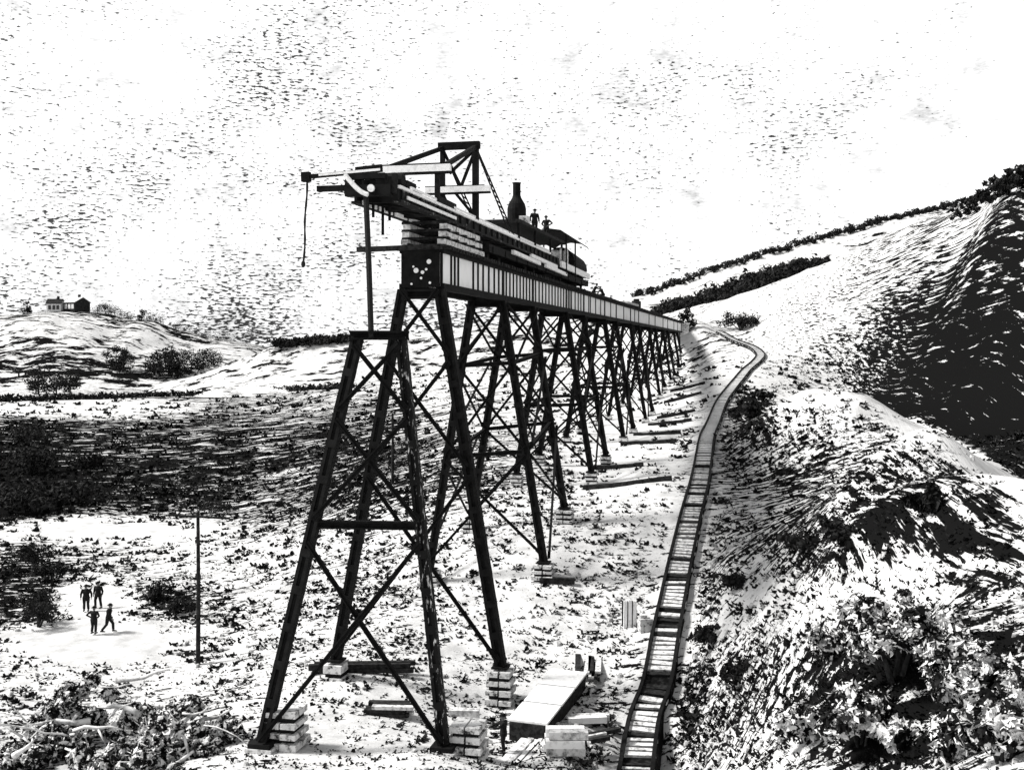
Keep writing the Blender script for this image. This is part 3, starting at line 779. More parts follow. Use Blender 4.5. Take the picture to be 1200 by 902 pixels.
FIG = {}
def figure_meshes(pose):
    if pose in FIG: return FIG[pose]
    j = figure(pose); V_ = Vector
    b = MB()
    b.tube([j['hip'] + V_((0, 0, -.06)), j['hip'] + V_((0, 0, .06)), j['hip'].lerp(j['ch'], .45), j['ch'], j['ch'] + V_((0, 0, .1))], [.15, .165, .14, .175, .1], 12, 1.0, .72)
    b.tube([j['ch'] + V_((0, 0, .05)), j['nk'], j['hd']], [.07, .058, .05], 10)
    h = j['hd']
    b.ball(h, .1, .78, .95, 1.15, 14); b.ball(h + V_((0, -.03, -.07)), .06, .85, .9, .8, 10)
    b.ball(h + V_((0, -.105, -.015)), .02, .7, 1.1, 1.3, 8)
    b.ball(h + V_((0, -.09, -.06)), .02, 1.3, .6, .4, 8)
    for s, n in ((1, 'L'), (-1, 'R')):
        b.ball(h + V_((.078 * s, .0, -.01)), .026, .4, .8, 1.2, 8)
        b.tube([j['ch'] + V_((.06 * s, 0, .07)), j['sh' + n], j['sh' + n].lerp(j['el' + n], .5), j['el' + n], j['el' + n].lerp(j['ha' + n], .4), j['ha' + n]], [.06, .065, .05, .04, .04, .026], 10)
        d = (j['ha' + n] - j['el' + n]).normalized(); side = V_((0, 1, 0)) - d * d.y
        side = side.normalized() if side.length > .1 else V_((1, 0, 0)); pn = d.cross(side)
        w = j['ha' + n]
        b.tube([w, w + d * .045, w + d * .095], [.026, .038, .036], 8, .55 if abs(pn.x) > .5 else 1.0, 1.0 if abs(pn.x) > .5 else .55)
        for k, ln in enumerate((.066, .075, .07, .055)):
            o = side * (.03 - .02 * k); p0 = w + d * .085 + o
            b.tube([p0, p0 + d * ln * .55 - pn * s * .004, p0 + d * ln * .9 + pn * s * -.018], [.0105, .010, .008], 6)
        p0 = w + d * .035 + side * -.034
        b.tube([p0, p0 + d * .03 - side * .028, p0 + d * .06 - side * .032], [.012, .011, .009], 6)
        b.tube([j['hip' + n] + V_((0, 0, .03)), j['hip' + n].lerp(j['knee' + n], .45), j['knee' + n], j['knee' + n].lerp(j['ank' + n], .35), j['ank' + n]], [.095, .08, .056, .058, .04], 10)
        a = j['ank' + n]; b.tube([a + V_((0, .05, -.035)), a + V_((0, -.06, -.045)), a + V_((0, -.17, -.055))], [.042, .042, .03], 8)
    body = remesh(b, .009)
    c = MB()
    c.tube([j['hip'] + V_((0, .0, -.16)), j['hip'], j['hip'].lerp(j['ch'], .45), j['ch'], j['ch'] + V_((0, 0, .11)), j['ch'] + V_((0, 0, .145))], [.19, .19, .165, .20, .12, .085], 14, 1.0, .75)
    for s, n in ((1, 'L'), (-1, 'R')):
        c.tube([j['ch'] + V_((.05 * s, 0, .06)), j['sh' + n], j['sh' + n].lerp(j['el' + n], .5), j['el' + n], j['el' + n].lerp(j['ha' + n], .9)], [.075, .085, .07, .06, .048], 10)
    coat = remesh(c, .014)
    t = MB()
    t.tube([j['hip'] + V_((0, 0, -.1)), j['hip'] + V_((0, 0, .08))], [.17, .175], 12, 1, .72)
    for s, n in ((1, 'L'), (-1, 'R')):
        t.tube([j['hip' + n] + V_((0, 0, .03)), j['hip' + n].lerp(j['knee' + n], .45), j['knee' + n], j['ank' + n].lerp(j['knee' + n], .1)], [.112, .098, .077, .07], 10)
    tro = remesh(t, .014)
    k = MB(); q = h + V_((0, .005, .055))
    k.tube([q, q + V_((0, 0, .015)), q + V_((0, 0, .016)), q + V_((0, 0, .07)), q + V_((0, 0, .11))], [.155, .15, .098, .092, .06], 16)
    hat = k.mesh('hat', M['hat'])
    bo = MB()
    for n in 'LR':
        a = j['ank' + n]; bo.tube([a + V_((0, .06, -.035)), a + V_((0, -.05, -.035)), a + V_((0, -.14, -.05)), a + V_((0, -.2, -.06))], [.048, .052, .042, .025], 8)
    boots = bo.mesh('boots', M['hat'])
    ey = MB()
    for s in (-1, 1): ey.ball(h + V_((.032 * s, -.088, .012)), .011, 1, .6, 1, 8)
    eyes = ey.mesh('eyes', M['hat'])
    FIG[pose] = (body, coat, tro, hat, boots, eyes); return FIG[pose]

def person(loc, yaw, pose, label, coat='cloth', tro='cloth', scale=1.0, group=None):
    body, cm, tm, hm, bm, em = figure_meshes(pose)
    b = body.copy()
    for me_ in (b,): me_.materials.append(M['skin'])
    r = bpy.data.objects.new('person', b); COL.objects.link(r); r.location = loc; r.rotation_euler = (0, 0, yaw); r.scale = (scale * 1.2, scale * 1.2, scale)
    tag(r, label, 'person', group)
    for nm, me_, mt in (('coat', cm.copy(), coat), ('trousers', tm.copy(), tro), ('hat', hm.copy(), None), ('boots', bm.copy(), None), ('eyes', em.copy(), None)):
        if mt: me_.materials.append(M[mt])
        o = bpy.data.objects.new(nm, me_); COL.objects.link(o); o.parent = r
    return r

person(B(28.5, .15, 27.17), .4, 'stand', 'workman in dark coat and hat standing on the crane platform next to the boiler', scale=1.08)
person(B(33.2, .15, 27.2), -.6, 'hips', 'workman with elbows out standing at the rear end of the crane platform', scale=1.08)
person(B(58.5, .3, ZT + .2), 1.3, 'kneel', 'workman crouching on the deck just behind the crane')
person(B(64.5, .3, ZT + .2), -1.2, 'kneel', 'second workman crouching on the deck, farther from the crane')
def pg(X, Y, *a, **k): p = gp(X, Y); return person(p + Vector((0, 0, .05)), *a, **k)
pg(101, 717, .2, 'stand', 'left person of the pair standing behind on the pale flat ground', scale=1.03)
pg(115, 714, -.3, 'wide', 'right person of the pair standing behind on the pale flat ground', scale=1.03)
pg(110, 743, 2.9, 'hips', 'person in front on the left of the group, standing nearest the pale brush heap', scale=.98)
pg(127, 741, 1.6, 'stride', 'person at the right of the group stepping to the side', scale=1.03)
p_ = gp(590, 886); person(p_ + Vector((0, 0, .15)), -1.5, 'reach', 'workman in dark clothes standing beside the pale timber deck panels', scale=.98)

# ------------------------------------------------------------------ things lying on the deck and the ground
pl = empty('plank_load', tuple(B(92, .4, ZT + .2)), RZ); tag(pl, 'small load of planks with a tool box far along the deck', 'planks')
m_ = MB(); m_.bar(B(82, .6, ZT + .5), B(94, .6, ZT + .55), .9, .3); m_.build('planks', M['timber'], pl)
m_ = MB(); m_.obox(B(95, .6, ZT + .75), VV * .5, UU * 1.2, UP * .45); m_.tube([B(95, .6, ZT + 1.2), B(95, .6, ZT + 1.5)], .4, 8); m_.build('tool_box', M['darkwood'], pl)

# big deck panels: a long box of timber plates
def gat(X, Y, dz=0):
    p = gp(X, Y); return p + UP * dz
a, b = gp(617, 868), gp(668, 806)
ax = (b - a); L = ax.length; ax.normalize(); sd = ax.cross(UP).normalized(); hh = .75
pn = empty('panel_stack', tuple((a + b) / 2)); tag(pn, 'long stack of three pale deck panels with a black side, lying beside the near bent', 'panels')
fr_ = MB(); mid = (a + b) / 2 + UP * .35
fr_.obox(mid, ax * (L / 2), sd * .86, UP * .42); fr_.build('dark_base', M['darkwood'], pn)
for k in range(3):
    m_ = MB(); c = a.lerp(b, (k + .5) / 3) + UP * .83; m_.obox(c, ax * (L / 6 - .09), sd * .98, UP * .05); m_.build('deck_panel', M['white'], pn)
def pile(name, X, Y, label, n, layers, ln, w, h, rot, mats=('timber',), cat_='timber pile', jitter=.06, dz=0.0):
    p = gp(X, Y); r = empty(name, tuple(p)); tag(r, label, cat_)
    rnd = random.Random(int(X * 3 + Y)); d = Vector((math.cos(rot), math.sin(rot), 0)); s = d.cross(UP)
    for k in range(layers):
        for i in range(n):
            m_ = MB(); c = p + s * ((i - (n - 1) / 2) * w * 1.08 + rnd.uniform(-jitter, jitter)) + d * rnd.uniform(-jitter, jitter) * 4 + UP * (h * 1.12 * (k + .5) + dz)
            e = d * 1 + s * rnd.uniform(-jitter, jitter) * .3
            m_.bar(c - e * ln / 2, c + e * ln / 2, w, h); m_.build('baulk' if h > .2 else 'plank', M[mats[(i + k) % len(mats)]], r)
    return r
bax = math.atan2(ax.y, ax.x)
pile('plank_pile', 612, 886, 'loose pale planks at the near end of the deck panels', 4, 1, 3.2, .28, .14, bax, ('white', 'timber'))
pile('plank_pile', 690, 782, 'splayed planks at the far end of the deck panels', 4, 2, 3.6, .3, .12, bax + .25, ('timber', 'darkwood'), jitter=.12)
pile('timber_pile_or_shadow_bars', 665, 884, 'short stack of squared pale timbers right of the deck panels', 2, 3, 1.7, .5, .32, .0, ('white', 'timber'))
pile('timber_pile_or_shadow_bars', 683, 846, 'two pale baulks on the ground between the deck panels and the track', 2, 1, 1.9, .34, .3, .1, ('timber', 'white'), jitter=.1)
pile('timber_pile_or_shadow_bars', 688, 866, 'scattered dark and pale timbers lying crooked before the narrow track', 3, 1, 2.4, .26, .18, .5, ('darkwood', 'timber'), jitter=.25)
pile('timber_pile_or_shadow_bars', 545, 842, 'single hewn timber resting behind the right pedestal of the foremost bent', 1, 1, 1.5, .5, .42, -.05, ('timber',), 'timber')
pile('timber_pile_or_shadow_bars', 456, 838, 'low stack of dark boards in the middle of the foremost bent', 3, 3, 2.0, .34, .16, -.05, ('darkwood', 'timber', 'darkwood'))
pile('timber_pile_or_shadow_bars', 655, 830, 'thin dark boards in the shade of the deck panels', 2, 1, 1.6, .3, .14, .3, ('darkwood', 'timber'), jitter=.1)
pile('timber_pile_or_shadow_bars', 420, 788, 'long dark bars added as the shadow beside the left leg of the near bent', 2, 2, 5.4, .3, .22, .02, ('darkwood',), jitter=.1)  # dark timbers added in place of the shadow of the leg
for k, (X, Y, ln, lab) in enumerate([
    (735, 569, 7.0, 'fourth'), (724, 549, 4.4, 'fifth'), (760, 521, 5.5, 'sixth'), (770, 510, 5.0, 'seventh'), (785, 497, 5.0, 'eighth'), (792, 487, 4.6, 'ninth'), (800, 467, 5.0, 'tenth'), (806, 455, 5.0, 'eleventh')]):  # dark bars added to stand in for the shadows of the trestle feet
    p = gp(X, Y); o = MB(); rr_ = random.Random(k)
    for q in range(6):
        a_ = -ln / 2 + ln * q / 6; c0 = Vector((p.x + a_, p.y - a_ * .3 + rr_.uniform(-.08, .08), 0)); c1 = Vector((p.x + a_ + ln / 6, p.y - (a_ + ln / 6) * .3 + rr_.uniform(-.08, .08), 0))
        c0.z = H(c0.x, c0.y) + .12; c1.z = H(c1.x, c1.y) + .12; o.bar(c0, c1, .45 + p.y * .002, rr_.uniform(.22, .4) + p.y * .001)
    ob = o.build('baulk_or_shadow_bar', M['darkwood']); tag(ob, 'dark bar added as a shadow on the ground, right of the %s right hand trestle foot' % lab, 'shadow bar', 'dark shadow bars beside the trestle feet')
# upright boards near the track
p = gp(738, 738); r = empty('board_stack', tuple(p)); tag(r, 'upright bundle of pale boards standing left of the narrow track', 'boards')
for k in range(3):
    m_ = MB(); m_.bar(p + Vector(((k - 1) * .27, .02 * k, 0)), p + Vector(((k - 1) * .27 + .03, .1, 1.55 + .06 * (k % 2))), .2, .22, Vector((0, 1, 0))); m_.build('board', M['white'], r)
m_ = MB(); m_.obox(p + Vector((0, .32, .72)), Vector((.42, 0, 0)), Vector((0, .16, 0)), Vector((0, 0, .74))); m_.build('backing', M['darkwood'], r)
p = gp(756, 741); r = empty('stone_block', tuple(p)); tag(r, 'rough pale stone block between the upright boards and the track', 'stone block')
m_ = MB(); m_.obox(p + UP * .35, Vector((.36, .05, 0)), Vector((-.05, .3, 0)), UP * .38); m_.obox(p + Vector((-.1, 0, .8)), Vector((.2, 0, 0)), Vector((0, .2, 0)), UP * .14); m_.build('block', M['stone'], r)
# bed plates / beams lying by the second tower
pile('timber_pile_or_shadow_bars', 655, 684, 'dark bent beam lying in front of the second tower pedestal', 1, 1, 2.2, .4, .34, -.1, ('darkwood',), 'timber')

# poles
def pole(X, Y, h, rad, label, arm=False):
    p = gp(X, Y); r = empty('wooden_pole', tuple(p)); tag(r, label, 'pole', 'wooden poles standing in the valley')
    m_ = MB(); m_.tube([p - UP * .4, p + UP * h * .5 + Vector((.03, 0, 0)), p + UP * h], [rad * 1.2, rad, rad * .8], 10); m_.build('shaft', M['darkwood'], r)
    m_ = MB(); m_.tube([p + UP * (h), p + UP * (h + .05)], [rad * .95, rad * .3], 10); m_.build('cap', M['steel'], r)
    if arm:
        m_ = MB(); m_.bar(p + UP * (h - .25) + Vector((-1.7, -.12, .12)), p + UP * (h - .25) + Vector((1.9, -.12, -.08)), .12, .12); m_.build('cross_arm', M['darkwood'], r)
    return p
pole(232, 780, 8.9, .12, 'tall thin dark pole standing alone on the pale flat left of the trestle', True)
pole(460, 566, 6.6, .13, 'dark pole seen through the upper braces of the foremost bent')

# ------------------------------------------------------------------ plants
def leaves(mb, rnd, clumps, n, size, flat=.6):
    for _ in range(n):
        c, r = rnd.choice(clumps)
        d = Vector((rnd.gauss(0, 1), rnd.gauss(0, 1), rnd.gauss(0, .8)))
        if d.length < 1e-3: continue
        d.normalize(); p = c + d * r * (rnd.random() ** .35) 
        nrm = (d * flat + Vector((rnd.gauss(0, 1), rnd.gauss(0, 1), rnd.gauss(0, 1))) * .6 + Vector((0, 0, .3))).normalized()
        a = nrm.orthogonal().normalized(); a = Matrix.Rotation(rnd.random() * 6.28, 3, nrm) @ a; b = nrm.cross(a)
        s = size * rnd.uniform(.55, 1.3); w = s * rnd.uniform(.35, .6)
        mb.add([p - a * s, p - b * w + a * s * .1, p + a * s + nrm * s * .15, p + b * w + a * s * .1], [(0, 1, 2, 3)])

def shrub(X, Y, w, h, label, mat, n, size, seed, name='shrub', cat_='shrub', group=None, stem='bark', nstem=7, p=None, low=.15):
    rnd = random.Random(seed); p = p or gp(X, Y); r = empty(name, tuple(p)); tag(r, label, cat_, group)
    st = MB(); cl_ = []
    for k in range(nstem):
        an = rnd.random() * 6.28; rr = rnd.random() ** .6 * w / 2
        e = p + Vector((math.cos(an) * rr, math.sin(an) * rr * .8, h * rnd.uniform(.45, .95) * (1 - .35 * (rr / (w / 2)) ** 2)))
        m1 = p.lerp(e, .5) + Vector((rnd.uniform(-.1, .1) * w, rnd.uniform(-.1, .1) * w, h * .1))
        st.tube([p + Vector((math.cos(an) * .08, math.sin(an) * .08, -.2)), m1, e], [h * .028, h * .02, h * .008], 6)
        for q in range(4):
            cl_.append((m1.lerp(e, rnd.uniform(.0, 1.1)) + Vector((rnd.gauss(0, .1) * w, rnd.gauss(0, .1) * w, rnd.gauss(0, .08) * h)), w * rnd.uniform(.07, .17)))
    st.build('stems', M[stem], r)
    lv = MB(); leaves(lv, rnd, cl_, n, size); lv.build('foliage', M[mat], r)
    return r
grp = 'shrubs on the near right slope'
for i, (X, Y, w, h, n, lab) in enumerate([
    (1050, 800, 2.7, 2.3, 6400, 'tallest pale leafed shrub, in the middle of the near right thicket'),
    (970, 780, 1.7, 1.5, 3200, 'small rounded shrub at the upper left edge of the near right thicket'),
    (1135, 825, 2.2, 1.6, 4800, 'broad shrub at the right end of the near right thicket'),
    (1010, 872, 2.2, 1.3, 3600, 'spreading low shrub at the front of the near right thicket, left of centre'),
    (1110, 895, 1.9, 1.1, 3200, 'low shrub at the front of the near right thicket, right of centre'),
    (945, 868, 1.4, .85, 1700, 'smallest low shrub at the bottom left corner of the near right thicket'),
    (1175, 890, 1.5, 1.1, 2200, 'shrub cut by the right edge of the photo at the bottom')]):
    shrub(X, Y, w, h, lab, 'leaf_mix', int(n * .8), .115, 50 + i, group=grp)

# brush heap bottom left: bleached branches over dark leaves
def brush(X, Y, w, h, label, seed, nb):
    rnd = random.Random(seed); p = gp(X, Y); r = empty('brush_heap', tuple(p)); tag(r, label, 'brush heap', 'heaps of cut brush at the lower left')
    mb = MB()
    for k in range(int(nb * .5)):
        a = Vector((rnd.uniform(-w / 2, w / 2), rnd.uniform(-1.6, 1.6), 0)); f = 1 - (abs(a.x) / (w / 2)) ** 2
        a = p + a + UP * (rnd.uniform(.0, .75) * h * f)
        an = rnd.uniform(-.9, .5) + (math.pi if rnd.random() < .3 else 0); ln = rnd.uniform(1.0, 3.0)
        d = Vector((math.cos(an), rnd.uniform(-.5, .3), math.sin(an) * .55))
        pts = [a]; 
        for q in range(4):
            d = (d + Vector((rnd.gauss(0, .25), rnd.gauss(0, .2), rnd.gauss(0, .25) - .05))).normalized(); pts.append(pts[-1] + d * ln / 4)
        r0 = rnd.uniform(.03, .1) if rnd.random() < .85 else .14; mb.tube(pts, [r0, r0 * .9, r0 * .75, r0 * .55, r0 * .25], 6)
        if rnd.random() < .7:
            d2 = (d + Vector((rnd.gauss(0, .7), rnd.gauss(0, .5), rnd.gauss(0, .6)))).normalized(); mb.tube([pts[2], pts[2] + d2 * ln * .25, pts[2] + d2 * ln * .4], [r0 * .6, r0 * .4, r0 * .15], 5)
    mb.build('branches', M['palewood'], r, True)
    lv = MB(); cl_ = []
    for k in range(26):
        x = rnd.uniform(-w / 2, w / 2); f = 1 - (abs(x) / (w / 2)) ** 2
        cl_.append((p + Vector((x, rnd.uniform(-1.2, 1.2), h * f * rnd.uniform(.1, .7))), rnd.uniform(.3, .6)))
    leaves(lv, rnd, cl_, int(110 * w), .2); lv.build('foliage', M['leaf_dark'], r)
    lv = MB(); leaves(lv, rnd, cl_, int(900 * w), .22); lv.build('pale_foliage', M['leaf_mix'], r)
for i, (X, Y, w, h, nb, lab) in enumerate([
    (110, 866, 6.4, 4.2, 60, 'largest heap of bleached branches, behind the others at the lower left'),
    (215, 880, 4.4, 2.6, 40, 'heap of bleached branches nearest to the left foot of the foremost bent'),
    (60, 895, 4.4, 1.7, 40, 'low heap of bleached branches at the bottom left corner'),
    (165, 902, 4.0, 1.4, 36, 'low heap of bleached branches in front, between the corner and the foremost bent')]):
    brush(X, Y, w, h, lab, 200 + i, int(nb * .6))

dg = 'dark bushes on the valley floor'
for i, (X, Y, w, h, n, lab) in enumerate([
    (45, 735, 3.6, 3.0, 1500, 'dark bush at the left edge beside the group of people'),
    (58, 682, 2.4, 1.5, 1000, 'dark bush behind and left of the group of people'),
    (40, 665, 4.2, 2.4, 1100, 'dark spreading bush at the left edge above the group of people'),
    (192, 704, 2.4, 1.3, 900, 'dark round bush to the right of the group of people'),
    (215, 718, 3.0, .9, 800, 'low dark bush between the group of people and the tall pole'),
    (30, 600, 9, 3.0, 1600, 'wide dark bush at the left edge, front of the scrub'),
    (90, 590, 8, 2.2, 1300, 'second dark bush from the left edge, front of the scrub'),
    (40, 555, 10, 3.4, 1600, 'large dark bush at the left edge in the middle of the scrub'),
    (110, 548, 8, 2.4, 1100, 'dark bush in the scrub, right of the large one at the left edge'),
    (40, 522, 12, 4.2, 1500, 'tallest dark bush at the left edge, rear of the scrub'),
    (250, 602, 5, 1.4, 700, 'flat dark bush just behind the tall pole'),
    (878, 492, 3.2, 2.0, 700, 'dark bush right of the narrow track near its bend'),
    (893, 470, 3.0, 1.8, 600, 'dark bush higher up right of the narrow track'),
    (945, 650, 3.0, 1.2, 1300, 'dark bush on the right slope above the thicket'),
    (985, 635, 2.2, .9, 1000, 'low dark bush on the right slope, right of its larger neighbour'),
    (860, 690, 2.4, 1.0, 900, 'dark bush close to the right side of the narrow track'),
    (826, 752, 1.8, .8, 800, 'small dark bush beside the track next to the upright boards'),
    (868, 388, 10, 5.0, 2200, 'dark bush above the bend where the track turns'),
    (1090, 600, 1.5, .7, 700, 'dark low bush below the bare crest path'),
    (865, 800, 2.2, .8, 900, 'dark bush low on the right slope left of the thicket')]):
    shrub(X, Y, w, h, lab, 'leaf_dark', n, .13 if Y > 600 else .28, 400 + i, group=dg, name='bush', cat_='bush')

# trees far away
def tree(p, h, w, label, seed, group, n=420, mat='leaf_dark'):
    rnd = random.Random(seed); r = empty('tree', tuple(p)); tag(r, label, 'tree', group)
    t = MB(); t.tube([p - UP * .5, p + UP * h * .3 + Vector((.1, 0, 0)), p + UP * h * .75], [h * .045, h * .032, h * .012], 7); cl_ = []
    for k in range(9):
        an = rnd.random() * 6.28; z = h * rnd.uniform(.12, .85); rr = w / 2 * rnd.uniform(.3, .8)
        e = p + Vector((math.cos(an) * rr, math.sin(an) * rr, z)); t.tube([p + UP * z * .7, e], [h * .018, h * .006], 5); cl_.append((e, w * rnd.uniform(.16, .28)))
    cl_.append((p + UP * h * .85, w * .2))
    t.build('trunk', M['bark'], r)
    l = MB(); leaves(l, rnd, cl_, n * 2, h * .055); l.build('crown', M[mat], r)
dgx = None
def hill_pt(X, Y, name):
    ob = bpy.data.objects[name]; o_ = Vector((0, 0, HC)); d = Vector(((X - 600) / F, 1, -(Y - HOR) / F)).normalized()
    ok, loc, nrm, _ = ob.ray_cast(o_, d); return loc if ok else None
bpy.context.view_layer.update()
def hill_crest(X, name, span_=60, y0=330):
    for Y in np.arange(y0, y0 + 130, .5):
        q = hill_pt(X, Y, name)
        if q is not None: return q, Y
    return None, None
places = ['left', 'second from the left', 'third', 'fourth', 'fifth', 'sixth', 'seventh', 'eighth', 'ninth', 'tenth', 'eleventh', 'twelfth']
k_ = 0
for X, h, w in ((32, 8, 6), (114, 5, 9), (123, 6, 10), (134, 5, 10), (150, 5, 11), (166, 7, 6), (177, 5, 12), (188, 5, 12), (203, 4, 13), (222, 4, 13), (242, 4, 13), (264, 4, 14)):
    q, _ = hill_crest(X, 'hill')
    if q: tree(q - UP * .6, h, w, 'small dark tree on the farmhouse hill crest, %s from the left' % (places[k_] if k_ > 1 else ('leftmost', 'second')[k_]), 700 + k_, 'trees along the farmhouse hill crest'); k_ += 1
k_ = 0
for X, Y, h, w in ((45, 456, 10, 12), (66, 458, 8, 11), (82, 455, 8, 9), (136, 432, 11, 11), (144, 436, 9, 10), (187, 441, 12, 14), (198, 441, 14, 15), (211, 439, 9, 15), (224, 437, 10, 15), (238, 433, 9, 14), (250, 428, 7, 11)):
    q = hill_pt(X, Y, 'hill') or gp(X, Y)
    if Y > 450: q = gp(X, 462)
    tree(q, h, w, 'dark tree at the foot of the farmhouse hill, %s from the left' % (places[k_].replace(' from the left', '') if k_ else 'first'), 800 + k_, 'trees at the foot of the farmhouse hill', 500); k_ += 1
# conical tree by the far end of the deck
q = gp(806, 388, 150); tree(q, 6, 3.6, 'pointed dark tree beside the far end of the deck', 900, None)

# woods on the ridges: read as dark masses
def woods(name, pts, hn, label, seed, dens=1.0, size=.8, wd=8):
    rnd = random.Random(seed); mb = MB()
    for (p, h) in pts:
        for q in range(int(5 * dens)):
            c = p + Vector((rnd.uniform(-3, 3), rnd.uniform(-wd, wd), h * rnd.uniform(.1, .9))); leaves(mb, rnd, [(c, h * .35)], 16, size)
    o = mb.build(name, M['leaf_dark']); tag(o, label, 'woods', None, 'stuff')
rnd = random.Random(15); pts = []
for X in np.arange(324, 414, 1.3):
    q, y = hill_crest(X, 'hill.001', y0=370)
    if q is not None: pts.append((q - UP * .8, rnd.uniform(2.2, 3.6)))
woods('ridge_woods', pts, 0, 'short dark line of woods on the low ridge left of the foremost bent', 16, 1.2, .8, 6)
pts = []; rnd = random.Random(5)
for X in np.arange(745, 1125, 2.2):
    q, y = hill_crest(X, 'hill.002', y0=230)
    if q is not None: pts.append((q - UP * 1.2, rnd.uniform(2.0, 4.2)))
woods('far_woods', pts, 0, 'thin dark line of woods along the far right ridge', 6)
pts = []
for X in np.arange(774, 968, 1.5):
    dd_ = np.linspace(220, 450, 240); zz_ = hbase((X - 600) * dd_ / F, dd_); el_ = (zz_ - HC) / dd_; k = int(np.argmax(el_))
    q = Vector(((X - 600) * dd_[k] / F, dd_[k], zz_[k]))
    th = np.interp(X, [770, 800, 830, 900, 935, 968], [3, 3.8, 4.2, 5, 4, 1.2]) * dd_[k] / 330
    pts.append((q - UP * .8, th * rnd.uniform(.7, 1.3)))
    print('CREST', X, HOR - el_[k] * F, dd_[k]) if int(X) % 30 == 0 else None
woods('near_woods', pts, 0, 'dark belt of woods on the shoulder of the right hill', 7, 1.4, .8)
pts = []
for X in np.arange(1135, 1260, 2.2):
    for dY in (0, 8):
        yb = np.interp(X, [1130, 1160, 1190, 1300], [243, 226, 210, 165]); q = gp(X, yb + 2 + dY, 80)
        if q.y < 400: pts.append((q - UP * .5, rnd.uniform(.6, 1.4) * (.5 if X < 1155 else 1)))
woods('hilltop_woods', pts, 0, 'dark scrub woods on the top of the right hill', 8, .9, .45, 5)

# scrub tufts and stones over the valley: nobody could count them
def scatter():
    rnd = random.Random(77); tv = MB(); sv = MB(); n = 0
    cand = []
    for _ in range(95000):
        Y = 420 + 490 * rnd.random() ** .85; X = rnd.uniform(-40, 1240)
        cand.append((X, Y))
    # depth by marching all candidates together
    ds = np.exp(np.linspace(math.log(14), math.log(420), 64)); Xa = np.array([c[0] for c in cand]); Ya = np.array([c[1] for c in cand])
    dep = np.zeros(len(cand)); prev = np.full(len(cand), -1.0); pd = ds[0]
    for d in ds:
        open_ = dep == 0
        if not open_.any(): break
        i = np.where(open_)[0]
        g = hbase((Xa[i] - 600) * d / F, np.full(len(i), d)) - (HC - (Ya[i] - HOR) * d / F)
        hit = g > 0; tt = np.clip(-prev[i[hit]] / (g[hit] - prev[i[hit]] + 1e-9), 0, 1); dep[i[hit]] = pd + (d - pd) * tt
        prev[i] = g; pd = d
    zall = hbase((Xa - 600) * dep / F, dep + 1e-3)
    me = bpy.data.objects['ground'].data
    dn = np.empty(len(me.vertices), np.float32); me.attributes['cover'].data.foreach_get('value', dn)
    naz = 420; 
    gx = np.empty(len(me.vertices) * 3, np.float32); me.vertices.foreach_get('co', gx); gx = gx.reshape(-1, 3); rows = gx.shape[0] // naz
    yrow = gx[::naz, 1]
    tk = np.array([(f.x, f.y) for f in cl[::8]])
    xa_ = (Xa - 600) * dep / F
    tkd = np.full(len(cand), 1e9)
    for q_ in tk: tkd = np.minimum(tkd, (q_[0] - xa_) ** 2 + (q_[1] - dep) ** 2)
    for i in range(len(cand)):
        d = dep[i]
        if d == 0: continue
        x = (Xa[i] - 600) * d / F
        ri = min(np.searchsorted(yrow, d), rows - 1); ci = int(round((math.atan2(x, d) + 1.05) / 2.1 * (naz - 1)))
        c = dn[ri * naz + min(max(ci, 0), naz - 1)]
        big = mnoise.noise(Vector((x * .09, d * .09, 9)))
        if rnd.random() > max(0, (c - .05)) * (.45 + .8 * max(0, big + .25)): continue
        if c < .2 or (c > .7 and d > 90 and Xa[i] > 960): continue
        if tkd[i] < 2.6: continue
        z = zall[i]; s = min(1.3, .125 * (d / 45) ** .9) * rnd.choice((.5, .7, .9, 1.2, 1.8)); p = Vector((x, d, z))
        if rnd.random() < .14 and d < 90 and c < .6:
            s = min(s, .28) * .8; an = rnd.random() * 3; ax_ = Vector((math.cos(an), math.sin(an), .1)); ay_ = Vector((-math.sin(an), math.cos(an), .15))
            vs = []
            for q in range(6):
                t = q * 1.05 + rnd.uniform(-.2, .2); rr = s * rnd.uniform(.8, 1.2); vs.append(p + ax_ * math.cos(t) * rr + ay_ * math.sin(t) * rr * .7)
            top = [v.lerp(p, .4) + UP * s * rnd.uniform(.5, .8) for v in vs]
            sv.add([v - UP * .1 for v in vs] + top, [(q, (q + 1) % 6, 6 + (q + 1) % 6, 6 + q) for q in range(6)] + [tuple(range(6, 12))])
        else:
            el_ = rnd.uniform(.6, 2.2); tw = rnd.uniform(-.5, .5)
            for q in range(7):
                an = rnd.random() * 6.28; o = Vector((math.cos(an), math.sin(an), 0)); rr = s * rnd.random()
                b_ = p + Vector((o.x * rr * el_, o.y * rr + o.x * rr * tw, -.05)); w = s * rnd.uniform(.25, .6)
                t = b_ + o * s * rnd.uniform(.2, .9) + UP * s * rnd.uniform(.15, .75); pr = Vector((-o.y, o.x, 0)) * w
                tv.add([b_ - pr, b_ + pr, t + pr * .4, t - pr * .5], [(0, 1, 2, 3)])
    o = tv.build('scrub', M['tuft']); tag(o, 'dark scrub tufts scattered over the pale valley floor and slopes', 'scrub', None, 'stuff')
    o = sv.build('rubble', M['rock']); tag(o, 'loose stones scattered over the valley floor', 'stones', None, 'stuff')
scatter()

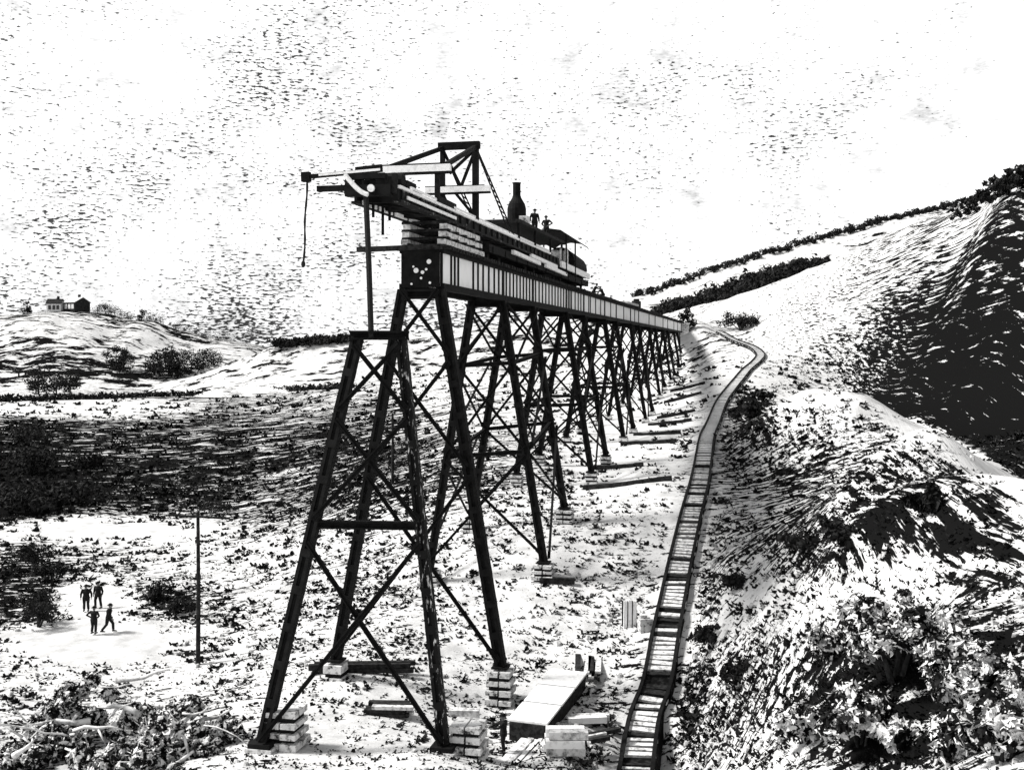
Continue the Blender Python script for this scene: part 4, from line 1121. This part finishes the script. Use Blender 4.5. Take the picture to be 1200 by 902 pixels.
# ------------------------------------------------------------------ farmhouse on the hill, fence at its foot
def house(X, w, h, rot, label, dome=False):
    q, _ = hill_crest(X, 'hill'); q = q + UP * -.8
    r = empty('farmhouse', tuple(q), rot); tag(r, label, 'house'); R_ = Matrix.Rotation(rot, 3, 'Z')
    def T(x, y, z): return q + R_ @ Vector((x, y, z))
    dp = w * .55; wl = MB()
    hw = w / 2; rg = h * 1.45
    wl.add([T(-hw, -dp, 0), T(hw, -dp, 0), T(hw, dp, 0), T(-hw, dp, 0), T(-hw, -dp, h), T(hw, -dp, h), T(hw, dp, h), T(-hw, dp, h), T(-hw, 0, rg), T(hw, 0, rg)],
           [(0, 1, 5, 4), (1, 2, 6, 9, 5), (2, 3, 7, 6), (3, 0, 4, 8, 7)])
    wo = wl.build('wall', M['wall'] if dome else M['wall_dark'], r)
    rf = MB(); e = .5
    for sg in (-1, 1):
        a_ = [T(-hw - e, sg * (dp + e), h - .3), T(hw + e, sg * (dp + e), h - .3), T(hw + e, 0, rg + .15), T(-hw - e, 0, rg + .15)]
        rf.add(a_ + [v + UP * .3 for v in a_], [(0, 1, 2, 3), (4, 7, 6, 5), (0, 4, 5, 1), (1, 5, 6, 2), (2, 6, 7, 3), (3, 7, 4, 0)])
    ro = rf.build('roof', M['wall_dark'] if dome else M['roof'], r)
    ch = MB(); ch.obox(T(hw * .4, .2, rg + .9), R_ @ Vector((.6, 0, 0)), R_ @ Vector((0, .5, 0)), UP * 1.0); ch.build('chimney', M['wall_dark'], ro)
    for x in (-.55, .05, .6):
        wi = MB(); wi.obox(T(x * hw, -dp - .05, h * .55), R_ @ Vector((w * .1, 0, 0)), R_ @ Vector((0, .08, 0)), UP * h * .24); wi.build('window', M['glass'] if dome else M['wall'], wo)
house(65, 7.5, 5.0, .15, 'left farmhouse building on the hill, pale wall under a dark roof', True)
house(90, 9.5, 5.5, -.5, 'right farmhouse building on the hill, dark wall under a pale roof', False)
fn = None
q0, q1 = hill_pt(22, 441, 'hill') or gp(22, 462), hill_pt(131, 441, 'hill') or gp(131, 462)
fn = empty('field_fence', tuple(q0)); tag(fn, 'long low dark fence in the fields below the farmhouse hill', 'fence')
m_ = MB(); m_.bar(q0 + UP * 2.0, q1 + UP * 2.0, .3, .9); m_.build('rails', M['darkwood'], fn)
for i in range(15):
    p = q0.lerp(q1, i / 14); m_ = MB(); m_.bar(p - UP * 2.5, p + UP * 2.4, .7, .5); m_.build('fence_post', M['darkwood'], fn)
# dark hedge along the river flat
hd = MB(); rnd = random.Random(31)
for X in np.arange(-60, 415, 1.6):
    Y = np.interp(X, [-60, 25, 130, 250, 410], [472, 470, 467, 463, 455]); p = gp(X, Y)
    leaves(hd, rnd, [(p + UP * .7, rnd.uniform(1.0, 2.2))], 12, .9)
o = hd.build('hedge', M['leaf_dark']); tag(o, 'long dark hedge line across the far flat left of the trestle', 'hedge')

# ------------------------------------------------------------------ light, sky, camera
sun = bpy.data.lights.new('sun', 'SUN'); sun.energy = 2.6; sun.angle = math.radians(11); sun.color = (1, .985, .96)
so = bpy.data.objects.new('sun', sun); COL.objects.link(so)
el = math.radians(46); to_sun = Vector((-1, .06, 0)).normalized() * math.cos(el) + UP * math.sin(el)
so.rotation_euler = to_sun.to_track_quat('Z', 'Y').to_euler(); so.location = (-40, 0, 60)
w = bpy.data.worlds.new('World'); S.world = w; w.use_nodes = True; nt = w.node_tree; N = nt.nodes.new; Lk = nt.links.new
sky = N('ShaderNodeTexSky'); sky.sky_type = 'NISHITA'; sky.sun_disc = False; sky.sun_elevation = el; sky.sun_rotation = math.atan2(to_sun.x, to_sun.y)
sky.dust_density = 3.0
bw = N('ShaderNodeRGBToBW'); Lk(sky.outputs[0], bw.inputs[0])
tc = N('ShaderNodeTexCoord'); sp = N('ShaderNodeSeparateXYZ'); Lk(tc.outputs['Generated'], sp.inputs[0])
def mt(op, a, b=None):
    x = N('ShaderNodeMath'); x.operation = op
    for i, q in enumerate((a, b)):
        if q is None: continue
        if isinstance(q, (int, float)): x.inputs[i].default_value = q
        else: Lk(q, x.inputs[i])
    return x.outputs[0]
azm = mt('ARCTAN2', sp.outputs[0], sp.outputs[1]); elv = mt('ARCSINE', sp.outputs[2])
def nz(sx, sy, scale, det, rough, off=0):
    c = N('ShaderNodeCombineXYZ'); Lk(mt('MULTIPLY', azm, sx), c.inputs[0]); Lk(mt('MULTIPLY', elv, sy), c.inputs[1]); c.inputs[2].default_value = off
    n = N('ShaderNodeTexNoise'); n.inputs['Scale'].default_value = scale; n.inputs['Detail'].default_value = det; n.inputs['Roughness'].default_value = rough
    Lk(c.outputs[0], n.inputs['Vector']); return n.outputs['Fac']
fleck = nz(1, 3.2, 170, 2, .62); patch = nz(1, 1.2, 9, 3, .6, 4.7); haze_ = nz(1, 1.3, 26, 3, .6, 8)
# mackerel flecks thin out to the right and upward
side = N('ShaderNodeMapRange'); side.inputs['From Min'].default_value = .27; side.inputs['From Max'].default_value = .46; side.inputs['To Min'].default_value = 0; side.inputs['To Max'].default_value = .16; Lk(azm, side.inputs['Value'])
low = N('ShaderNodeMapRange'); low.inputs['From Min'].default_value = .02; low.inputs['From Max'].default_value = .16; low.inputs['To Min'].default_value = .085; low.inputs['To Max'].default_value = 0; Lk(elv, low.inputs['Value'])
lf = N('ShaderNodeMapRange'); lf.inputs['From Min'].default_value = -.15; lf.inputs['From Max'].default_value = .1; lf.inputs['To Min'].default_value = 1; lf.inputs['To Max'].default_value = 0; Lk(azm, lf.inputs['Value'])
v = mt('ADD', fleck, mt('MULTIPLY', mt('SUBTRACT', patch, .5), .55)); v = mt('SUBTRACT', v, side.outputs[0]); v = mt('ADD', v, mt('MULTIPLY', low.outputs[0], lf.outputs[0]))
fm = N('ShaderNodeMapRange'); fm.inputs['From Min'].default_value = .622; fm.inputs['From Max'].default_value = .662; Lk(v, fm.inputs['Value'])
sm = N('ShaderNodeMapRange'); sm.inputs['From Min'].default_value = .53; sm.inputs['From Max'].default_value = .75; Lk(mt('ADD', mt('MULTIPLY', haze_, .7), mt('MULTIPLY', v, .35)), sm.inputs['Value'])
mul = mt('MULTIPLY', mt('SUBTRACT', 1.0, mt('MULTIPLY', fm.outputs[0], .93)), mt('SUBTRACT', 1.0, mt('MULTIPLY', sm.outputs[0], .55)))
zen = N('ShaderNodeMapRange'); zen.interpolation_type = 'SMOOTHSTEP'; zen.inputs['From Min'].default_value = .33; zen.inputs['From Max'].default_value = .62; zen.inputs['To Min'].default_value = 5.4; zen.inputs['To Max'].default_value = 1.6; Lk(elv, zen.inputs['Value'])
veil = mt('ADD', mt('MULTIPLY', bw.outputs[0], .35), zen.outputs[0])
tot_ = mt('MULTIPLY', veil, mul)
cmb = N('ShaderNodeCombineColor'); 
for i in range(3): Lk(tot_, cmb.inputs[i])
bg = nt.nodes['Background']; Lk(cmb.outputs[0], bg.inputs[0]); bg.inputs[1].default_value = .075

cam = bpy.data.cameras.new('camera'); co = bpy.data.objects.new('camera', cam); COL.objects.link(co)
co.location = (0, 0, HC); co.rotation_euler = (math.pi / 2, 0, 0)
cam.sensor_width = 36; cam.lens = 36 * F / 1200; cam.shift_y = -44 / 1200; cam.clip_start = .2; cam.clip_end = 6000
S.camera = co
S.view_settings.view_transform = 'Standard'; S.view_settings.look = 'None'; S.view_settings.gamma = 1; S.view_settings.use_curve_mapping = False
S.view_settings.exposure = 1.35
